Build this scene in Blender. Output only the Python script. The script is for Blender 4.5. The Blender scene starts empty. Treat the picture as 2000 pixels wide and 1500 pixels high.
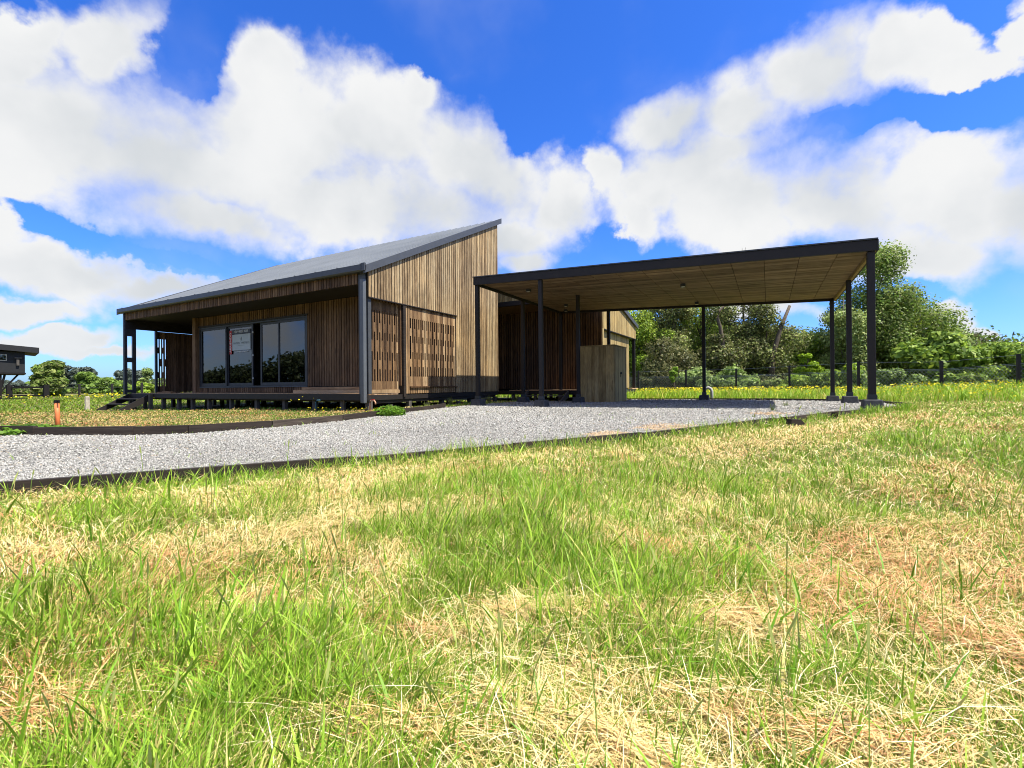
import bpy, math, random
import numpy as np
from mathutils import Vector, Matrix
random.seed(7); rng = np.random.default_rng(11)
scene = bpy.context.scene
COL = scene.collection
rad = math.radians

# ------------------------------------------------------------------ camera
F = 910.98                      # focal length in pixels of the 2000 px wide photograph
YAW, PITCH, ROLL = -0.5034, 0.0026, -0.0083
CAM = np.array([8.3386, -8.0714, 0.175])    # world: X along the facade, Y along the gable, Z up, deck top = 0
_f0 = np.array([math.sin(YAW), math.cos(YAW), 0.]); _r0 = np.array([math.cos(YAW), -math.sin(YAW), 0.]); _u0 = np.array([0, 0, 1.])
FW = _f0*math.cos(PITCH) + _u0*math.sin(PITCH); _u = -_f0*math.sin(PITCH) + _u0*math.cos(PITCH)
RT = _r0*math.cos(ROLL) + _u*math.sin(ROLL); UP = -_r0*math.sin(ROLL) + _u*math.cos(ROLL)
cam = bpy.data.cameras.new('camera'); co = bpy.data.objects.new('camera', cam); COL.objects.link(co)
cam.sensor_fit = 'HORIZONTAL'; cam.sensor_width = 36; cam.lens = F/2000*36
cam.clip_start = 0.05; cam.clip_end = 3000
M = Matrix(((RT[0], UP[0], -FW[0], CAM[0]), (RT[1], UP[1], -FW[1], CAM[1]), (RT[2], UP[2], -FW[2], CAM[2]), (0, 0, 0, 1)))
co.matrix_world = M
scene.camera = co

def ray(px, py): return FW + RT*(px-1000)/F - UP*(py-750)/F
def place(px, depth):            # ground-plan position at a bearing and a distance
    d = FW + RT*(px-1000)/F
    return float(CAM[0]+d[0]*depth), float(CAM[1]+d[1]*depth)
def height(px, py, depth): return float(CAM[2] + ray(px, py)[2]*depth)

# ------------------------------------------------------------------ exposure
scene.view_settings.view_transform = 'Standard'; scene.view_settings.look = 'None'
scene.view_settings.exposure = 0.97; scene.view_settings.gamma = 1
scene.view_settings.use_curve_mapping = False
scene.cycles.max_bounces = 6; scene.cycles.transparent_max_bounces = 12
scene.cycles.diffuse_bounces = 3; scene.cycles.glossy_bounces = 3; scene.cycles.transmission_bounces = 3
scene.cycles.pixel_filter_type = 'BLACKMAN_HARRIS'; scene.cycles.filter_width = 1.0
scene.cycles.caustics_reflective = False; scene.cycles.caustics_refractive = False

# ------------------------------------------------------------------ sun
EL, AZ = rad(60.5), rad(1.5)
TOSUN = Vector((math.cos(EL)*math.cos(AZ), math.cos(EL)*math.sin(AZ), math.sin(EL)))
sl = bpy.data.lights.new('sun', 'SUN'); sl.energy = 4.5; sl.angle = rad(0.5); sl.color = (1, .94, .83)
so = bpy.data.objects.new('sun', sl); COL.objects.link(so); so.rotation_euler = TOSUN.to_track_quat('Z', 'Y').to_euler()

# ------------------------------------------------------------------ world: sky and clouds
w = bpy.data.worlds.new('World'); scene.world = w; w.use_nodes = True
w.cycles.sampling_method = 'MANUAL'; w.cycles.sample_map_resolution = 512
T = w.node_tree; N = T.nodes; L = T.links; N.clear()
def nd(t, **k):
    n = N.new(t)
    for a, b in k.items(): setattr(n, a, b)
    return n
def sock(s, v):
    if hasattr(v, 'is_output') or isinstance(v, bpy.types.NodeSocket): L.new(v, s)
    else: s.default_value = v
def math_(op, a, b=0.0, c=None, clamp=False):
    n = nd('ShaderNodeMath', operation=op); n.use_clamp = clamp; sock(n.inputs[0], a); sock(n.inputs[1], b)
    if c is not None: sock(n.inputs[2], c)
    return n.outputs[0]
def dot(a, v):
    n = nd('ShaderNodeVectorMath', operation='DOT_PRODUCT'); L.new(a, n.inputs[0]); n.inputs[1].default_value = v; return n.outputs['Value']
def mrange(v, a, b, c=0., d=1., smooth=True):
    n = nd('ShaderNodeMapRange'); n.interpolation_type = 'SMOOTHSTEP' if smooth else 'LINEAR'
    L.new(v, n.inputs['Value']); sock(n.inputs['From Min'], a); sock(n.inputs['From Max'], b); sock(n.inputs['To Min'], c); sock(n.inputs['To Max'], d)
    return n.outputs['Result']
def mixc(f, a, b):
    n = nd('ShaderNodeMix', data_type='RGBA'); sock(n.inputs[0], f); sock(n.inputs[6], a); sock(n.inputs[7], b); return n.outputs[2]
sky = nd('ShaderNodeTexSky', sky_type='NISHITA'); sky.sun_disc = False; sky.sun_elevation = EL
sky.sun_rotation = math.atan2(TOSUN.x, TOSUN.y); sky.altitude = 100; sky.air_density = 1.0; sky.dust_density = 0.9; sky.ozone_density = 2.2
tc = nd('ShaderNodeTexCoord')
nrm = nd('ShaderNodeVectorMath', operation='NORMALIZE'); L.new(tc.outputs['Generated'], nrm.inputs[0]); D = nrm.outputs[0]
sep = nd('ShaderNodeSeparateXYZ'); L.new(D, sep.inputs[0])
AZC = YAW
# compass bearing measured from the view's centre bearing, and elevation
xr = dot(D, (math.cos(AZC), -math.sin(AZC), 0)); yr = dot(D, (math.sin(AZC), math.cos(AZC), 0))
az = math_('ARCTAN2', xr, yr); el = math_('ARCSINE', sep.outputs[2])
# domain warp so edges billow
nz = nd('ShaderNodeTexNoise'); L.new(D, nz.inputs['Vector']); nz.inputs['Scale'].default_value = 4.5; nz.inputs['Detail'].default_value = 4; nz.inputs['Roughness'].default_value = .55
sn = nd('ShaderNodeSeparateColor'); L.new(nz.outputs['Color'], sn.inputs[0])
nw = nd('ShaderNodeTexNoise'); L.new(D, nw.inputs['Vector']); nw.inputs['Scale'].default_value = 14; nw.inputs['Detail'].default_value = 5; nw.inputs['Roughness'].default_value = .6
sw = nd('ShaderNodeSeparateColor'); L.new(nw.outputs['Color'], sw.inputs[0])
az2 = math_('MULTIPLY_ADD', math_('SUBTRACT', sn.outputs[0], .5), .17, math_('MULTIPLY_ADD', math_('SUBTRACT', sw.outputs[0], .5), .09, az))
el2 = math_('MULTIPLY_ADD', math_('SUBTRACT', sn.outputs[1], .5), .13, math_('MULTIPLY_ADD', math_('SUBTRACT', sw.outputs[1], .5), .07, el))
q = nd('ShaderNodeCombineXYZ'); L.new(az2, q.inputs[0]); L.new(el2, q.inputs[1]); q.inputs[2].default_value = 1
Q = q.outputs[0]
def azel(px, py):
    d = ray(px, py); d = d/np.linalg.norm(d)
    return math.atan2(float(d@_r0), float(d@_f0)), math.asin(float(d[2]))
def blob(px, py, rx, ry, ang=0):
    a0, e0 = azel(px, py); c, s = math.cos(rad(ang)), math.sin(rad(ang))
    ax, ex = azel(px+rx*c, py-rx*s); ay, ey = azel(px-ry*s, py-ry*c)
    A = np.array([[ax-a0, ay-a0], [ex-e0, ey-e0]]); I = np.linalg.inv(A)
    u = dot(Q, (I[0, 0], I[0, 1], -(I[0, 0]*a0+I[0, 1]*e0))); v = dot(Q, (I[1, 0], I[1, 1], -(I[1, 0]*a0+I[1, 1]*e0)))
    cx = nd('ShaderNodeCombineXYZ'); L.new(u, cx.inputs[0]); L.new(v, cx.inputs[1])
    ln = nd('ShaderNodeVectorMath', operation='LENGTH'); L.new(cx.outputs[0], ln.inputs[0])
    return math_('SUBTRACT', 1.0, ln.outputs['Value'])
CLOUDS = [  # px, py, rx, ry, tilt
 (60, 250, 330, 190, -12), (210, 80, 150, 75, 0), (60, 60, 120, 70, 0), (230, 120, 130, 110, 40), (30, 110, 130, 90, 0), (330, 330, 300, 150, -8), (560, 270, 230, 190, 0), (545, 140, 90, 70, 0), (740, 270, 190, 140, -10),
 (820, 200, 80, 70, 0), (930, 330, 190, 120, -15), (1090, 390, 110, 90, 0), (700, 400, 420, 110, 0), (400, 440, 260, 70, -6), (980, 450, 130, 70, 0), (1020, 500, 80, 40, 0),
 (110, 530, 290, 52, -10), (330, 580, 190, 45, -3), (20, 600, 180, 34, 0), (130, 660, 150, 30, 4), (-250, 400, 350, 250, 0), (200,690,170,16,0),
 (1260, 370, 110, 90, 20), (1300, 240, 110, 75, 25), (1430, 225, 160, 85, 20), (1600, 145, 180, 90, 25), (1760, 85, 150, 85, 12), (1850, 60, 90, 60, 0), (1880,120,120,45,10), (1330, 330, 170, 110, 10),
 (1420, 380, 240, 120, 0), (1640, 380, 260, 125, 0), (1880, 370, 260, 145, 5), (2080, 380, 250, 160, 5), (1800, 480, 260, 85, 8), (1230, 430, 90, 50, 0), (1980, 70, 60, 34, 50), (2060, 20, 80, 60, 30),
 (1850, 603, 62, 27, -8), (1910, 633, 60, 17, -12), (1950, 672, 130, 16, 5), (1480, 620, 150, 30, 0), (1190,330,40,60,0), (1400, 300, 180, 60, 12), (1850, 600, 70, 34, -10), (1900, 632, 60, 24, -12)]
HOLES = [(1680, 232, 110, 30, 8), (1850, 195, 170, 40, 12), (395, 110, 75, 75, 20), (1175, 470, 60, 60, 0), (850, 130, 60, 40, 0), (80,445,130,26,-20), (330,530,170,18,-12), (1765,570,60,26,0), (1030,240,70,60,0)]
B = None
for c in CLOUDS:
    v = blob(*c)
    if B is None: B = v
    else:
        n = nd('ShaderNodeMath', operation='SMOOTH_MAX'); L.new(B, n.inputs[0]); L.new(v, n.inputs[1]); n.inputs[2].default_value = .12; B = n.outputs[0]
for c in HOLES:
    v = math_('MULTIPLY', mrange(blob(*c), -.25, .75), .95); B = math_('SUBTRACT', B, v)
n2 = nd('ShaderNodeTexNoise'); L.new(D, n2.inputs['Vector']); n2.inputs['Scale'].default_value = 7.5; n2.inputs['Detail'].default_value = 10; n2.inputs['Roughness'].default_value = .6; n2.inputs['Distortion'].default_value = .15
n3 = nd('ShaderNodeTexNoise'); L.new(D, n3.inputs['Vector']); n3.inputs['Scale'].default_value = 3.2; n3.inputs['Detail'].default_value = 5; n3.inputs['Roughness'].default_value = .5
B = math_('MAXIMUM', B, -.45)
B = math_('ADD', B, math_('MULTIPLY', mrange(math_('ABSOLUTE', az), 1.0, 1.5), .58))  # unseen cloud beside and behind the view, added to whiten the ambient light
B = math_('ADD', B, math_('MULTIPLY', mrange(el, .78, 1.05), .75))  # cloud added overhead, above the frame, for the same whiter ambient
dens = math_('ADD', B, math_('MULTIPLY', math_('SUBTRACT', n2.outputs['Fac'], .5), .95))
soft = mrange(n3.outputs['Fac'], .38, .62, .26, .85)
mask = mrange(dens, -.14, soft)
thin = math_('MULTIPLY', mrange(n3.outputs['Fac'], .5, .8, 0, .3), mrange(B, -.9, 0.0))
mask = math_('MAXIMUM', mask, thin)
depthm = mrange(B, .15, .8)
shade = math_('MULTIPLY', depthm, mrange(n3.outputs['Fac'], .36, .68))
puff = mrange(n2.outputs['Fac'], .35, .7)
ccol = mixc(shade, (1.06, 1.065, 1.065, 1), (.76, .80, .84, 1))
ccol = mixc(math_('MULTIPLY', math_('SUBTRACT', 1.0, puff), .12), ccol, (.80, .84, .90, 1))
lowc = mrange(el, .0, .25)
ccol = mixc(math_('MULTIPLY', math_('SUBTRACT', 1.0, lowc), .30), ccol, (.72, .80, .90, 1))
# sky colour: Nishita at daylight strength, deepened to the polarised blue of the photo
hs = nd('ShaderNodeHueSaturation'); L.new(sky.outputs[0], hs.inputs['Color']); hs.inputs['Saturation'].default_value = 1.28; hs.inputs['Value'].default_value = 1.0
tint = nd('ShaderNodeMix', data_type='RGBA', blend_type='MULTIPLY'); tint.inputs[0].default_value = 1; L.new(hs.outputs[0], tint.inputs[6]); tint.inputs[7].default_value = (.52, .80, 1.42, 1)
bg1 = nd('ShaderNodeBackground'); L.new(tint.outputs[2], bg1.inputs['Color']); bg1.inputs['Strength'].default_value = .096
bg2 = nd('ShaderNodeBackground'); L.new(ccol, bg2.inputs['Color']); bg2.inputs['Strength'].default_value = .445
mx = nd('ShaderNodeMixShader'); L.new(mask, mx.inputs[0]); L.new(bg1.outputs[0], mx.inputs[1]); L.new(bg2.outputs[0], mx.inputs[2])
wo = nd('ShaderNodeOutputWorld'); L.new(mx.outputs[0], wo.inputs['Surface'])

# ------------------------------------------------------------------ materials
def mat(name):
    m = bpy.data.materials.new(name); m.use_nodes = True
    return m, m.node_tree.nodes, m.node_tree.links, m.node_tree.nodes['Principled BSDF']
def ramp(N, L, src, stops):
    r = N.new('ShaderNodeValToRGB'); L.new(src, r.inputs[0]); e = r.color_ramp.elements
    while len(e) < len(stops): e.new(.5)
    for x, (p, c) in zip(e, stops): x.position = p; x.color = (*c, 1)
    return r.outputs[0]
def tnoise(N, L, scale, detail=4, vec=None, rough=.55):
    n = N.new('ShaderNodeTexNoise'); n.inputs['Scale'].default_value = scale; n.inputs['Detail'].default_value = detail; n.inputs['Roughness'].default_value = rough
    if vec is not None: L.new(vec, n.inputs['Vector'])
    return n.outputs['Fac']
def mul(N, L, a, b, f=1.0, mode='MULTIPLY'):
    n = N.new('ShaderNodeMix'); n.data_type = 'RGBA'; n.blend_type = mode; n.inputs[0].default_value = f
    for s, v in ((n.inputs[6], a), (n.inputs[7], b)):
        if isinstance(v, bpy.types.NodeSocket): L.new(v, s)
        else: s.default_value = (*v, 1)
    return n.outputs[2]
def wood(name, stops, scale=(9, 9, 1.1), knot=.5, rough=.75):
    m, N, L, b = mat(name)
    tcn = N.new('ShaderNodeTexCoord'); mp = N.new('ShaderNodeMapping'); mp.inputs['Scale'].default_value = scale; L.new(tcn.outputs['Object'], mp.inputs[0])
    at = N.new('ShaderNodeAttribute'); at.attribute_name = 'tone'
    off = N.new('ShaderNodeVectorMath'); off.operation = 'ADD'; L.new(mp.outputs[0], off.inputs[0])
    sc = N.new('ShaderNodeVectorMath'); sc.operation = 'SCALE'; L.new(at.outputs['Vector'], sc.inputs[0]); sc.inputs['Scale'].default_value = 37; L.new(sc.outputs[0], off.inputs[1])
    v = off.outputs[0]
    g = tnoise(N, L, 2.2, 6, v, .62)
    ad = N.new('ShaderNodeMath'); ad.operation = 'MULTIPLY_ADD'; L.new(g, ad.inputs[0]); ad.inputs[1].default_value = .9
    sb = N.new('ShaderNodeMath'); sb.operation = 'SUBTRACT'; L.new(at.outputs['Fac'], sb.inputs[0]); sb.inputs[1].default_value = .45; L.new(sb.outputs[0], ad.inputs[2])
    c = ramp(N, L, ad.outputs[0], stops)
    k = tnoise(N, L, 1.6, 2, v, .5)
    kr = ramp(N, L, k, [(.0, (1, 1, 1)), (.64, (1, 1, 1)), (.72, (1-knot, 1-knot, 1-knot*1.05)), (1, (1-knot, 1-knot, 1-knot))])
    c = mul(N, L, c, kr)
    f = tnoise(N, L, 9, 3, v); fr = ramp(N, L, f, [(.3, (.78, .77, .75)), (.7, (1.12, 1.12, 1.1))]); c = mul(N, L, c, fr)
    wz = tnoise(N, L, .9, 4, tcn.outputs['Object'], .6); c = mul(N, L, c, ramp(N, L, wz, [(.32, (.74, .75, .78)), (.55, (1, 1, 1)), (.72, (1.22, 1.17, 1.08))]))
    L.new(c, b.inputs['Base Color']); b.inputs['Roughness'].default_value = rough; b.inputs['Specular IOR Level'].default_value = .25
    bp = N.new('ShaderNodeBump'); bp.inputs['Strength'].default_value = .25; bp.inputs['Distance'].default_value = .004; L.new(f, bp.inputs['Height']); L.new(bp.outputs[0], b.inputs['Normal'])
    return m
def plain(name, col, rough=.6, metal=0, var=.15, scale=6, spec=.4):
    m, N, L, b = mat(name)
    tcn = N.new('ShaderNodeTexCoord'); n = tnoise(N, L, scale, 5, tcn.outputs['Object'])
    c = ramp(N, L, n, [(.3, tuple(x*(1-var) for x in col)), (.7, tuple(min(1, x*(1+var)) for x in col))])
    L.new(c, b.inputs['Base Color']); b.inputs['Roughness'].default_value = rough; b.inputs['Metallic'].default_value = metal; b.inputs['Specular IOR Level'].default_value = spec
    return m
def leafmat(name, attr, trans=.35, rough=.55):
    m, N, L, b = mat(name)
    at = N.new('ShaderNodeAttribute'); at.attribute_name = attr
    L.new(at.outputs['Color'], b.inputs['Base Color']); b.inputs['Roughness'].default_value = rough; b.inputs['Specular IOR Level'].default_value = .25
    tr = N.new('ShaderNodeBsdfTranslucent'); L.new(at.outputs['Color'], tr.inputs[0])
    ms = N.new('ShaderNodeMixShader'); ms.inputs[0].default_value = trans; L.new(b.outputs[0], ms.inputs[1]); L.new(tr.outputs[0], ms.inputs[2])
    L.new(ms.outputs[0], N['Material Output'].inputs[0]); return m
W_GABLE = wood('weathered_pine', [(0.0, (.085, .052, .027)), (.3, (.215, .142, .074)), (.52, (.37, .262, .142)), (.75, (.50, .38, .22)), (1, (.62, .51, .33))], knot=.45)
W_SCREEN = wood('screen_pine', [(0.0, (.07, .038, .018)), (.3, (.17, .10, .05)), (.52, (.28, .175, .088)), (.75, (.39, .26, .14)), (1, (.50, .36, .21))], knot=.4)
W_BROWN = wood('brown_pine', [(0.0, (.026, .013, .0065)), (.35, (.098, .053, .026)), (.6, (.185, .105, .053)), (1, (.30, .19, .105))], knot=.45)  # darker, redder pine than the gable boards
W_BOARD = wood('greenish_pine', [(0.0, (.12, .075, .03)), (.35, (.27, .19, .078)), (.62, (.41, .305, .135)), (1, (.54, .43, .235))], scale=(6, 6, .8), knot=.45)
W_CEIL = wood('ceiling_pine', [(0.0, (.06, .038, .022)), (.35, (.17, .115, .07)), (.6, (.27, .19, .12)), (1, (.39, .29, .195))], scale=(.9, 9, 9), knot=.4)
W_DECK = wood('deck_pine', [(0.0, (.12, .07, .04)), (.4, (.34, .2, .10)), (.7, (.5, .32, .17)), (1, (.6, .42, .26))], scale=(1, 9, 9), knot=.3)
W_SLEEPER = wood('tarred_sleeper', [(0.0, (.018, .014, .012)), (.5, (.05, .038, .03)), (.8, (.11, .088, .07)), (1, (.2, .17, .14))], scale=(1.2, 1.2, 14), knot=.3)
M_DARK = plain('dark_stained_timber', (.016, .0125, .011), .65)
M_BLACK = plain('dark_void', (.006, .005, .005), .9)
M_FRAME = plain('anthracite_metal', (.035, .038, .043), .45)
M_TRIM = plain('grey_trim', (.060, .064, .070), .45, 0, .1)
M_PIPE = plain('grey_downpipe', (.10, .11, .122), .4, 0, .08)
M_CONC = plain('black_concrete', (.05, .052, .055), .85, 0, .35, 12)
M_STILT = plain('weathered_stilt', (.085, .075, .065), .85, 0, .3, 9)
M_INT = plain('interior_wall', (.28, .25, .20), .8)
M_COAL = plain('coal_cladding', (.012, .013, .015), .7)
M_VENT = plain('vent_plastic', (.38, .38, .36), .5)
M_WHITE = plain('white_plastic', (.75, .75, .72), .4, 0, .05)
M_SIGN = plain('sign_board', (.42, .47, .48), .5, 0, .04)
M_RED = plain('red_board', (.45, .02, .02), .5, 0, .1)
M_GREYTXT = plain('grey_print', (.2, .23, .23), .6, 0, .05)
M_ORANGE = plain('orange_pipe', (.75, .21, .07), .5, 0, .12)
M_COPPER = plain('copper_pipe', (.45, .24, .14), .5, .2, .3, 20)
M_BLUE = plain('blue_hose', (.02, .07, .10), .5)
M_WIRE = plain('galvanised_wire', (.30, .31, .31), .5, .3)
M_BARK = plain('bark', (.09, .07, .05), .9, 0, .4, 8)
M_PALEBARK = plain('pale_bark', (.22, .19, .15), .9, 0, .35, 8)
M_STAKE = plain('weathered_stake', (.42, .38, .30), .9, 0, .3, 14)
# roof
M_ROOF, _N, _L, _b = mat('grey_roof_sheet')
_tc = _N.new('ShaderNodeTexCoord'); _n = tnoise(_N, _L, .8, 4, _tc.outputs['Object'])
_L.new(ramp(_N, _L, _n, [(.3, (.19, .207, .222)), (.7, (.235, .252, .268))]), _b.inputs['Base Color']); _b.inputs['Roughness'].default_value = .42; _b.inputs['Metallic'].default_value = .15
# glass pane
M_GLASS, _N, _L, _b = mat('window_glass'); _N.remove(_b)
_g = _N.new('ShaderNodeBsdfGlossy'); _g.inputs['Roughness'].default_value = .015; _g.inputs['Color'].default_value = (.56, .58, .6, 1)
_t = _N.new('ShaderNodeBsdfTransparent'); _t.inputs['Color'].default_value = (.3, .34, .34, 1)
_fr = _N.new('ShaderNodeFresnel'); _fr.inputs['IOR'].default_value = 1.9
_ad = _N.new('ShaderNodeMath'); _ad.operation = 'MULTIPLY_ADD'; _ad.use_clamp = True; _L.new(_fr.outputs[0], _ad.inputs[0]); _ad.inputs[1].default_value = 1.0; _ad.inputs[2].default_value = .05
_ms = _N.new('ShaderNodeMixShader'); _L.new(_ad.outputs[0], _ms.inputs[0]); _L.new(_t.outputs[0], _ms.inputs[1]); _L.new(_g.outputs[0], _ms.inputs[2]); _L.new(_ms.outputs[0], _N['Material Output'].inputs[0])
M_GRASS = leafmat('grass_blades', 'tint', .26, .5)
M_STRAW = leafmat('straw', 'tint', .08, .6)
M_LEAF = leafmat('foliage', 'tint', .38, .5)
M_FLOWER = leafmat('petals', 'tint', .3, .5)
M_STONE, _N, _L, _b = mat('gravel_stone')
_at = _N.new('ShaderNodeAttribute'); _at.attribute_name = 'tint'; _L.new(_at.outputs['Color'], _b.inputs['Base Color']); _b.inputs['Roughness'].default_value = .85; _b.inputs['Specular IOR Level'].default_value = .3
M_BED, _N, _L, _b = mat('gravel_bed')
_tc = _N.new('ShaderNodeTexCoord'); _v = _N.new('ShaderNodeTexVoronoi'); _v.inputs['Scale'].default_value = 42; _L.new(_tc.outputs['Object'], _v.inputs['Vector'])
_sp = _N.new('ShaderNodeSeparateColor'); _L.new(_v.outputs['Color'], _sp.inputs[0])
_L.new(ramp(_N, _L, _sp.outputs[0], [(0, (.16, .155, .15)), (.5, (.36, .36, .35)), (1, (.52, .52, .5))]), _b.inputs['Base Color']); _b.inputs['Roughness'].default_value = .9
_bp = _N.new('ShaderNodeBump'); _bp.inputs['Distance'].default_value = .015; _bp.invert = True; _L.new(_v.outputs['Distance'], _bp.inputs['Height']); _L.new(_bp.outputs[0], _b.inputs['Normal'])
M_SOIL, _N, _L, _b = mat('meadow_soil')
_tc = _N.new('ShaderNodeTexCoord'); _n1 = tnoise(_N, _L, .35, 6, _tc.outputs['Object'], .65); _n2 = tnoise(_N, _L, 30, 6, _tc.outputs['Object'], .7)
_c = mul(_N, _L, ramp(_N, _L, _n1, [(.35, (.10, .13, .03)), (.5, (.15, .145, .045)), (.65, (.23, .175, .08))]), ramp(_N, _L, _n2, [(.3, (.5, .5, .45)), (.7, (1.2, 1.2, 1.1))]))
_L.new(_c, _b.inputs['Base Color']); _b.inputs['Roughness'].default_value = .95
_bp = _N.new('ShaderNodeBump'); _bp.inputs['Distance'].default_value = .03; _L.new(_n2, _bp.inputs['Height']); _L.new(_bp.outputs[0], _b.inputs['Normal'])
M_HILL = plain('hill_cover', (.06, .10, .035), .95, 0, .35, .08)

# ------------------------------------------------------------------ mesh helpers
def empty(name, loc, label, cat, group=None, rz=0):
    o = bpy.data.objects.new(name, None); COL.objects.link(o); o.location = loc; o.rotation_euler = (0, 0, rz); o.empty_display_size = .2
    tag(o, label, cat, group); return o
def tag(o, label=None, cat=None, group=None, kind=None):
    if label: o['label'] = label
    if cat: o['category'] = cat
    if group: o['group'] = group
    if kind: o['kind'] = kind
    return o
class MB:
    def __init__(s): s.v = []; s.f = []; s.t = []
    def add(s, vs, fs, tone=.5):
        n = len(s.v); s.v += [tuple(map(float, p)) for p in vs]; s.f += [tuple(n+i for i in f) for f in fs]; s.t += [tone]*len(fs); return s
    def box(s, x0, x1, y0, y1, z0, z1, tone=None):
        tone = random.random() if tone is None else tone
        return s.add([(x0, y0, z0), (x1, y0, z0), (x1, y1, z0), (x0, y1, z0), (x0, y0, z1), (x1, y0, z1), (x1, y1, z1), (x0, y1, z1)],
                     [(3, 2, 1, 0), (4, 5, 6, 7), (0, 1, 5, 4), (1, 2, 6, 5), (2, 3, 7, 6), (3, 0, 4, 7)], tone)
    def prism(s, poly, axis, a0, a1, tone=None):      # poly of 2D points, extruded along axis (0 x: poly is (y,z); 1 y: (x,z); 2 z: (x,y))
        tone = random.random() if tone is None else tone
        def P(p, a): return (a, p[0], p[1]) if axis == 0 else (p[0], a, p[1]) if axis == 1 else (p[0], p[1], a)
        n = len(poly); vs = [P(p, a0) for p in poly] + [P(p, a1) for p in poly]
        fs = [tuple(range(n)), tuple(range(2*n-1, n-1, -1))] + [(i, i+n, (i+1) % n+n, (i+1) % n) for i in range(n)]
        return s.add(vs, fs, tone)
    def tube(s, pts, rs, seg=6, tone=.5, cap=True):
        pts = [Vector(p) for p in pts]; rs = rs if hasattr(rs, '__len__') else [rs]*len(pts)
        vs = []; fs = []; n = len(pts)
        for i, p in enumerate(pts):
            d = (pts[min(i+1, n-1)]-pts[max(i-1, 0)]).normalized(); a = d.cross(Vector((.3, .2, 1)) if abs(d.z) < .9 else Vector((1, 0, 0))).normalized(); b = d.cross(a)
            for k in range(seg):
                t = 2*math.pi*k/seg; vs.append(p+(a*math.cos(t)+b*math.sin(t))*rs[i])
        for i in range(n-1):
            for k in range(seg): fs.append((i*seg+k, i*seg+(k+1) % seg, (i+1)*seg+(k+1) % seg, (i+1)*seg+k))
        if cap: fs += [tuple(range(seg-1, -1, -1)), tuple(range((n-1)*seg, n*seg))]
        return s.add(vs, fs, tone)
    def build(s, name, m, parent=None, smooth=False, bevel=0):
        me = bpy.data.meshes.new(name); me.from_pydata(s.v, [], s.f); me.update()
        a = me.attributes.new('tone', 'FLOAT', 'FACE'); a.data.foreach_set('value', np.array(s.t, dtype=np.float32))
        if smooth: me.polygons.foreach_set('use_smooth', np.ones(len(me.polygons), dtype=bool))
        me.materials.append(m)
        o = bpy.data.objects.new(name, me); COL.objects.link(o)
        if parent: o.parent = parent
        if bevel:
            b = o.modifiers.new('bevel', 'BEVEL'); b.width = bevel; b.segments = 2; b.limit_method = 'ANGLE'
        # recalc normals
        import bmesh
        bm = bmesh.new(); bm.from_mesh(me); bmesh.ops.recalc_face_normals(bm, faces=bm.faces); bm.to_mesh(me); bm.free()
        return o
def rawmesh(name, V, faces_flat, sizes, m, colors=None, parent=None, smooth=False):
    """fast mesh from numpy: V (n,3), flat loop indices, loop totals, per-vertex colours (n,3)"""
    me = bpy.data.meshes.new(name); me.vertices.add(len(V)); me.vertices.foreach_set('co', V.astype(np.float32).ravel())
    me.loops.add(len(faces_flat)); me.loops.foreach_set('vertex_index', faces_flat.astype(np.int32))
    me.polygons.add(len(sizes)); st = np.concatenate([[0], np.cumsum(sizes)[:-1]])
    me.polygons.foreach_set('loop_start', st.astype(np.int32))
    if smooth: me.polygons.foreach_set('use_smooth', np.ones(len(sizes), dtype=bool))
    me.update(calc_edges=True)
    if colors is not None:
        a = me.color_attributes.new('tint', 'FLOAT_COLOR', 'POINT'); c = np.ones((len(V), 4), dtype=np.float32); c[:, :3] = np.clip(colors, 0, 1); a.data.foreach_set('color', c.ravel())
    me.materials.append(m); o = bpy.data.objects.new(name, me); COL.objects.link(o)
    if parent: o.parent = parent
    return o

# ------------------------------------------------------------------ value noise and terrain
def vnoise(x, y, s, seed=0):
    x = np.asarray(x)/s; y = np.asarray(y)/s; xi = np.floor(x).astype(np.int64); yi = np.floor(y).astype(np.int64); fx = x-xi; fy = y-yi
    fx = fx*fx*(3-2*fx); fy = fy*fy*(3-2*fy)
    def h(a, b):
        n = (a*374761393 + b*668265263 + seed*1442695041) & 0xffffffff; n = ((n ^ (n >> 13))*1274126177) & 0xffffffff
        return ((n ^ (n >> 16)) & 0xffff)/65535.
    return (h(xi, yi)*(1-fx)+h(xi+1, yi)*fx)*(1-fy)+(h(xi, yi+1)*(1-fx)+h(xi+1, yi+1)*fx)*fy
def fbm(x, y, s, seed=0): return .55*vnoise(x, y, s, seed)+.28*vnoise(x, y, s/2.1, seed+1)+.17*vnoise(x, y, s/4.3, seed+2)
CP = np.array([(8.3, -8, -.50), (9, -6, -.49), (4.2, -7.1, -.49), (6.2, -4.3, -.46), (8.4, -.65, -.40), (9.75, 1.6, -.35), (10.6, 3.3, -.33), (10, 8.3, -.41), (3, 8, -.42), (1.5, 2.3, -.40), (6, 4, -.38),
 (1.3, -.5, -.42), (2, -5, -.43), (-.2, -6, -.43), (-3, -5, -.49), (-2.5, 0, -.45), (-9, 0, -.54), (-12, -1, -.59), (-40, 10, -.6), (-40, -5, -.6), (-78, 28, -.6), (0, 25, -.55), (9, 22, -.55),
 (12, 18, -.42), (14.5, 18, -.28), (15.8, 14, -.17), (14, 2, -.22), (12.5, -4, -.42), (20, 20, -.2), (30, 10, -.1), (20, -10, -.35), (0, -20, -.5), (-60, -60, -.6), (80, 80, -.4), (-100, 150, -.6), (150, -50, -.4), (0, 70, -.6), (-6, 10, -.52)])
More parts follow.
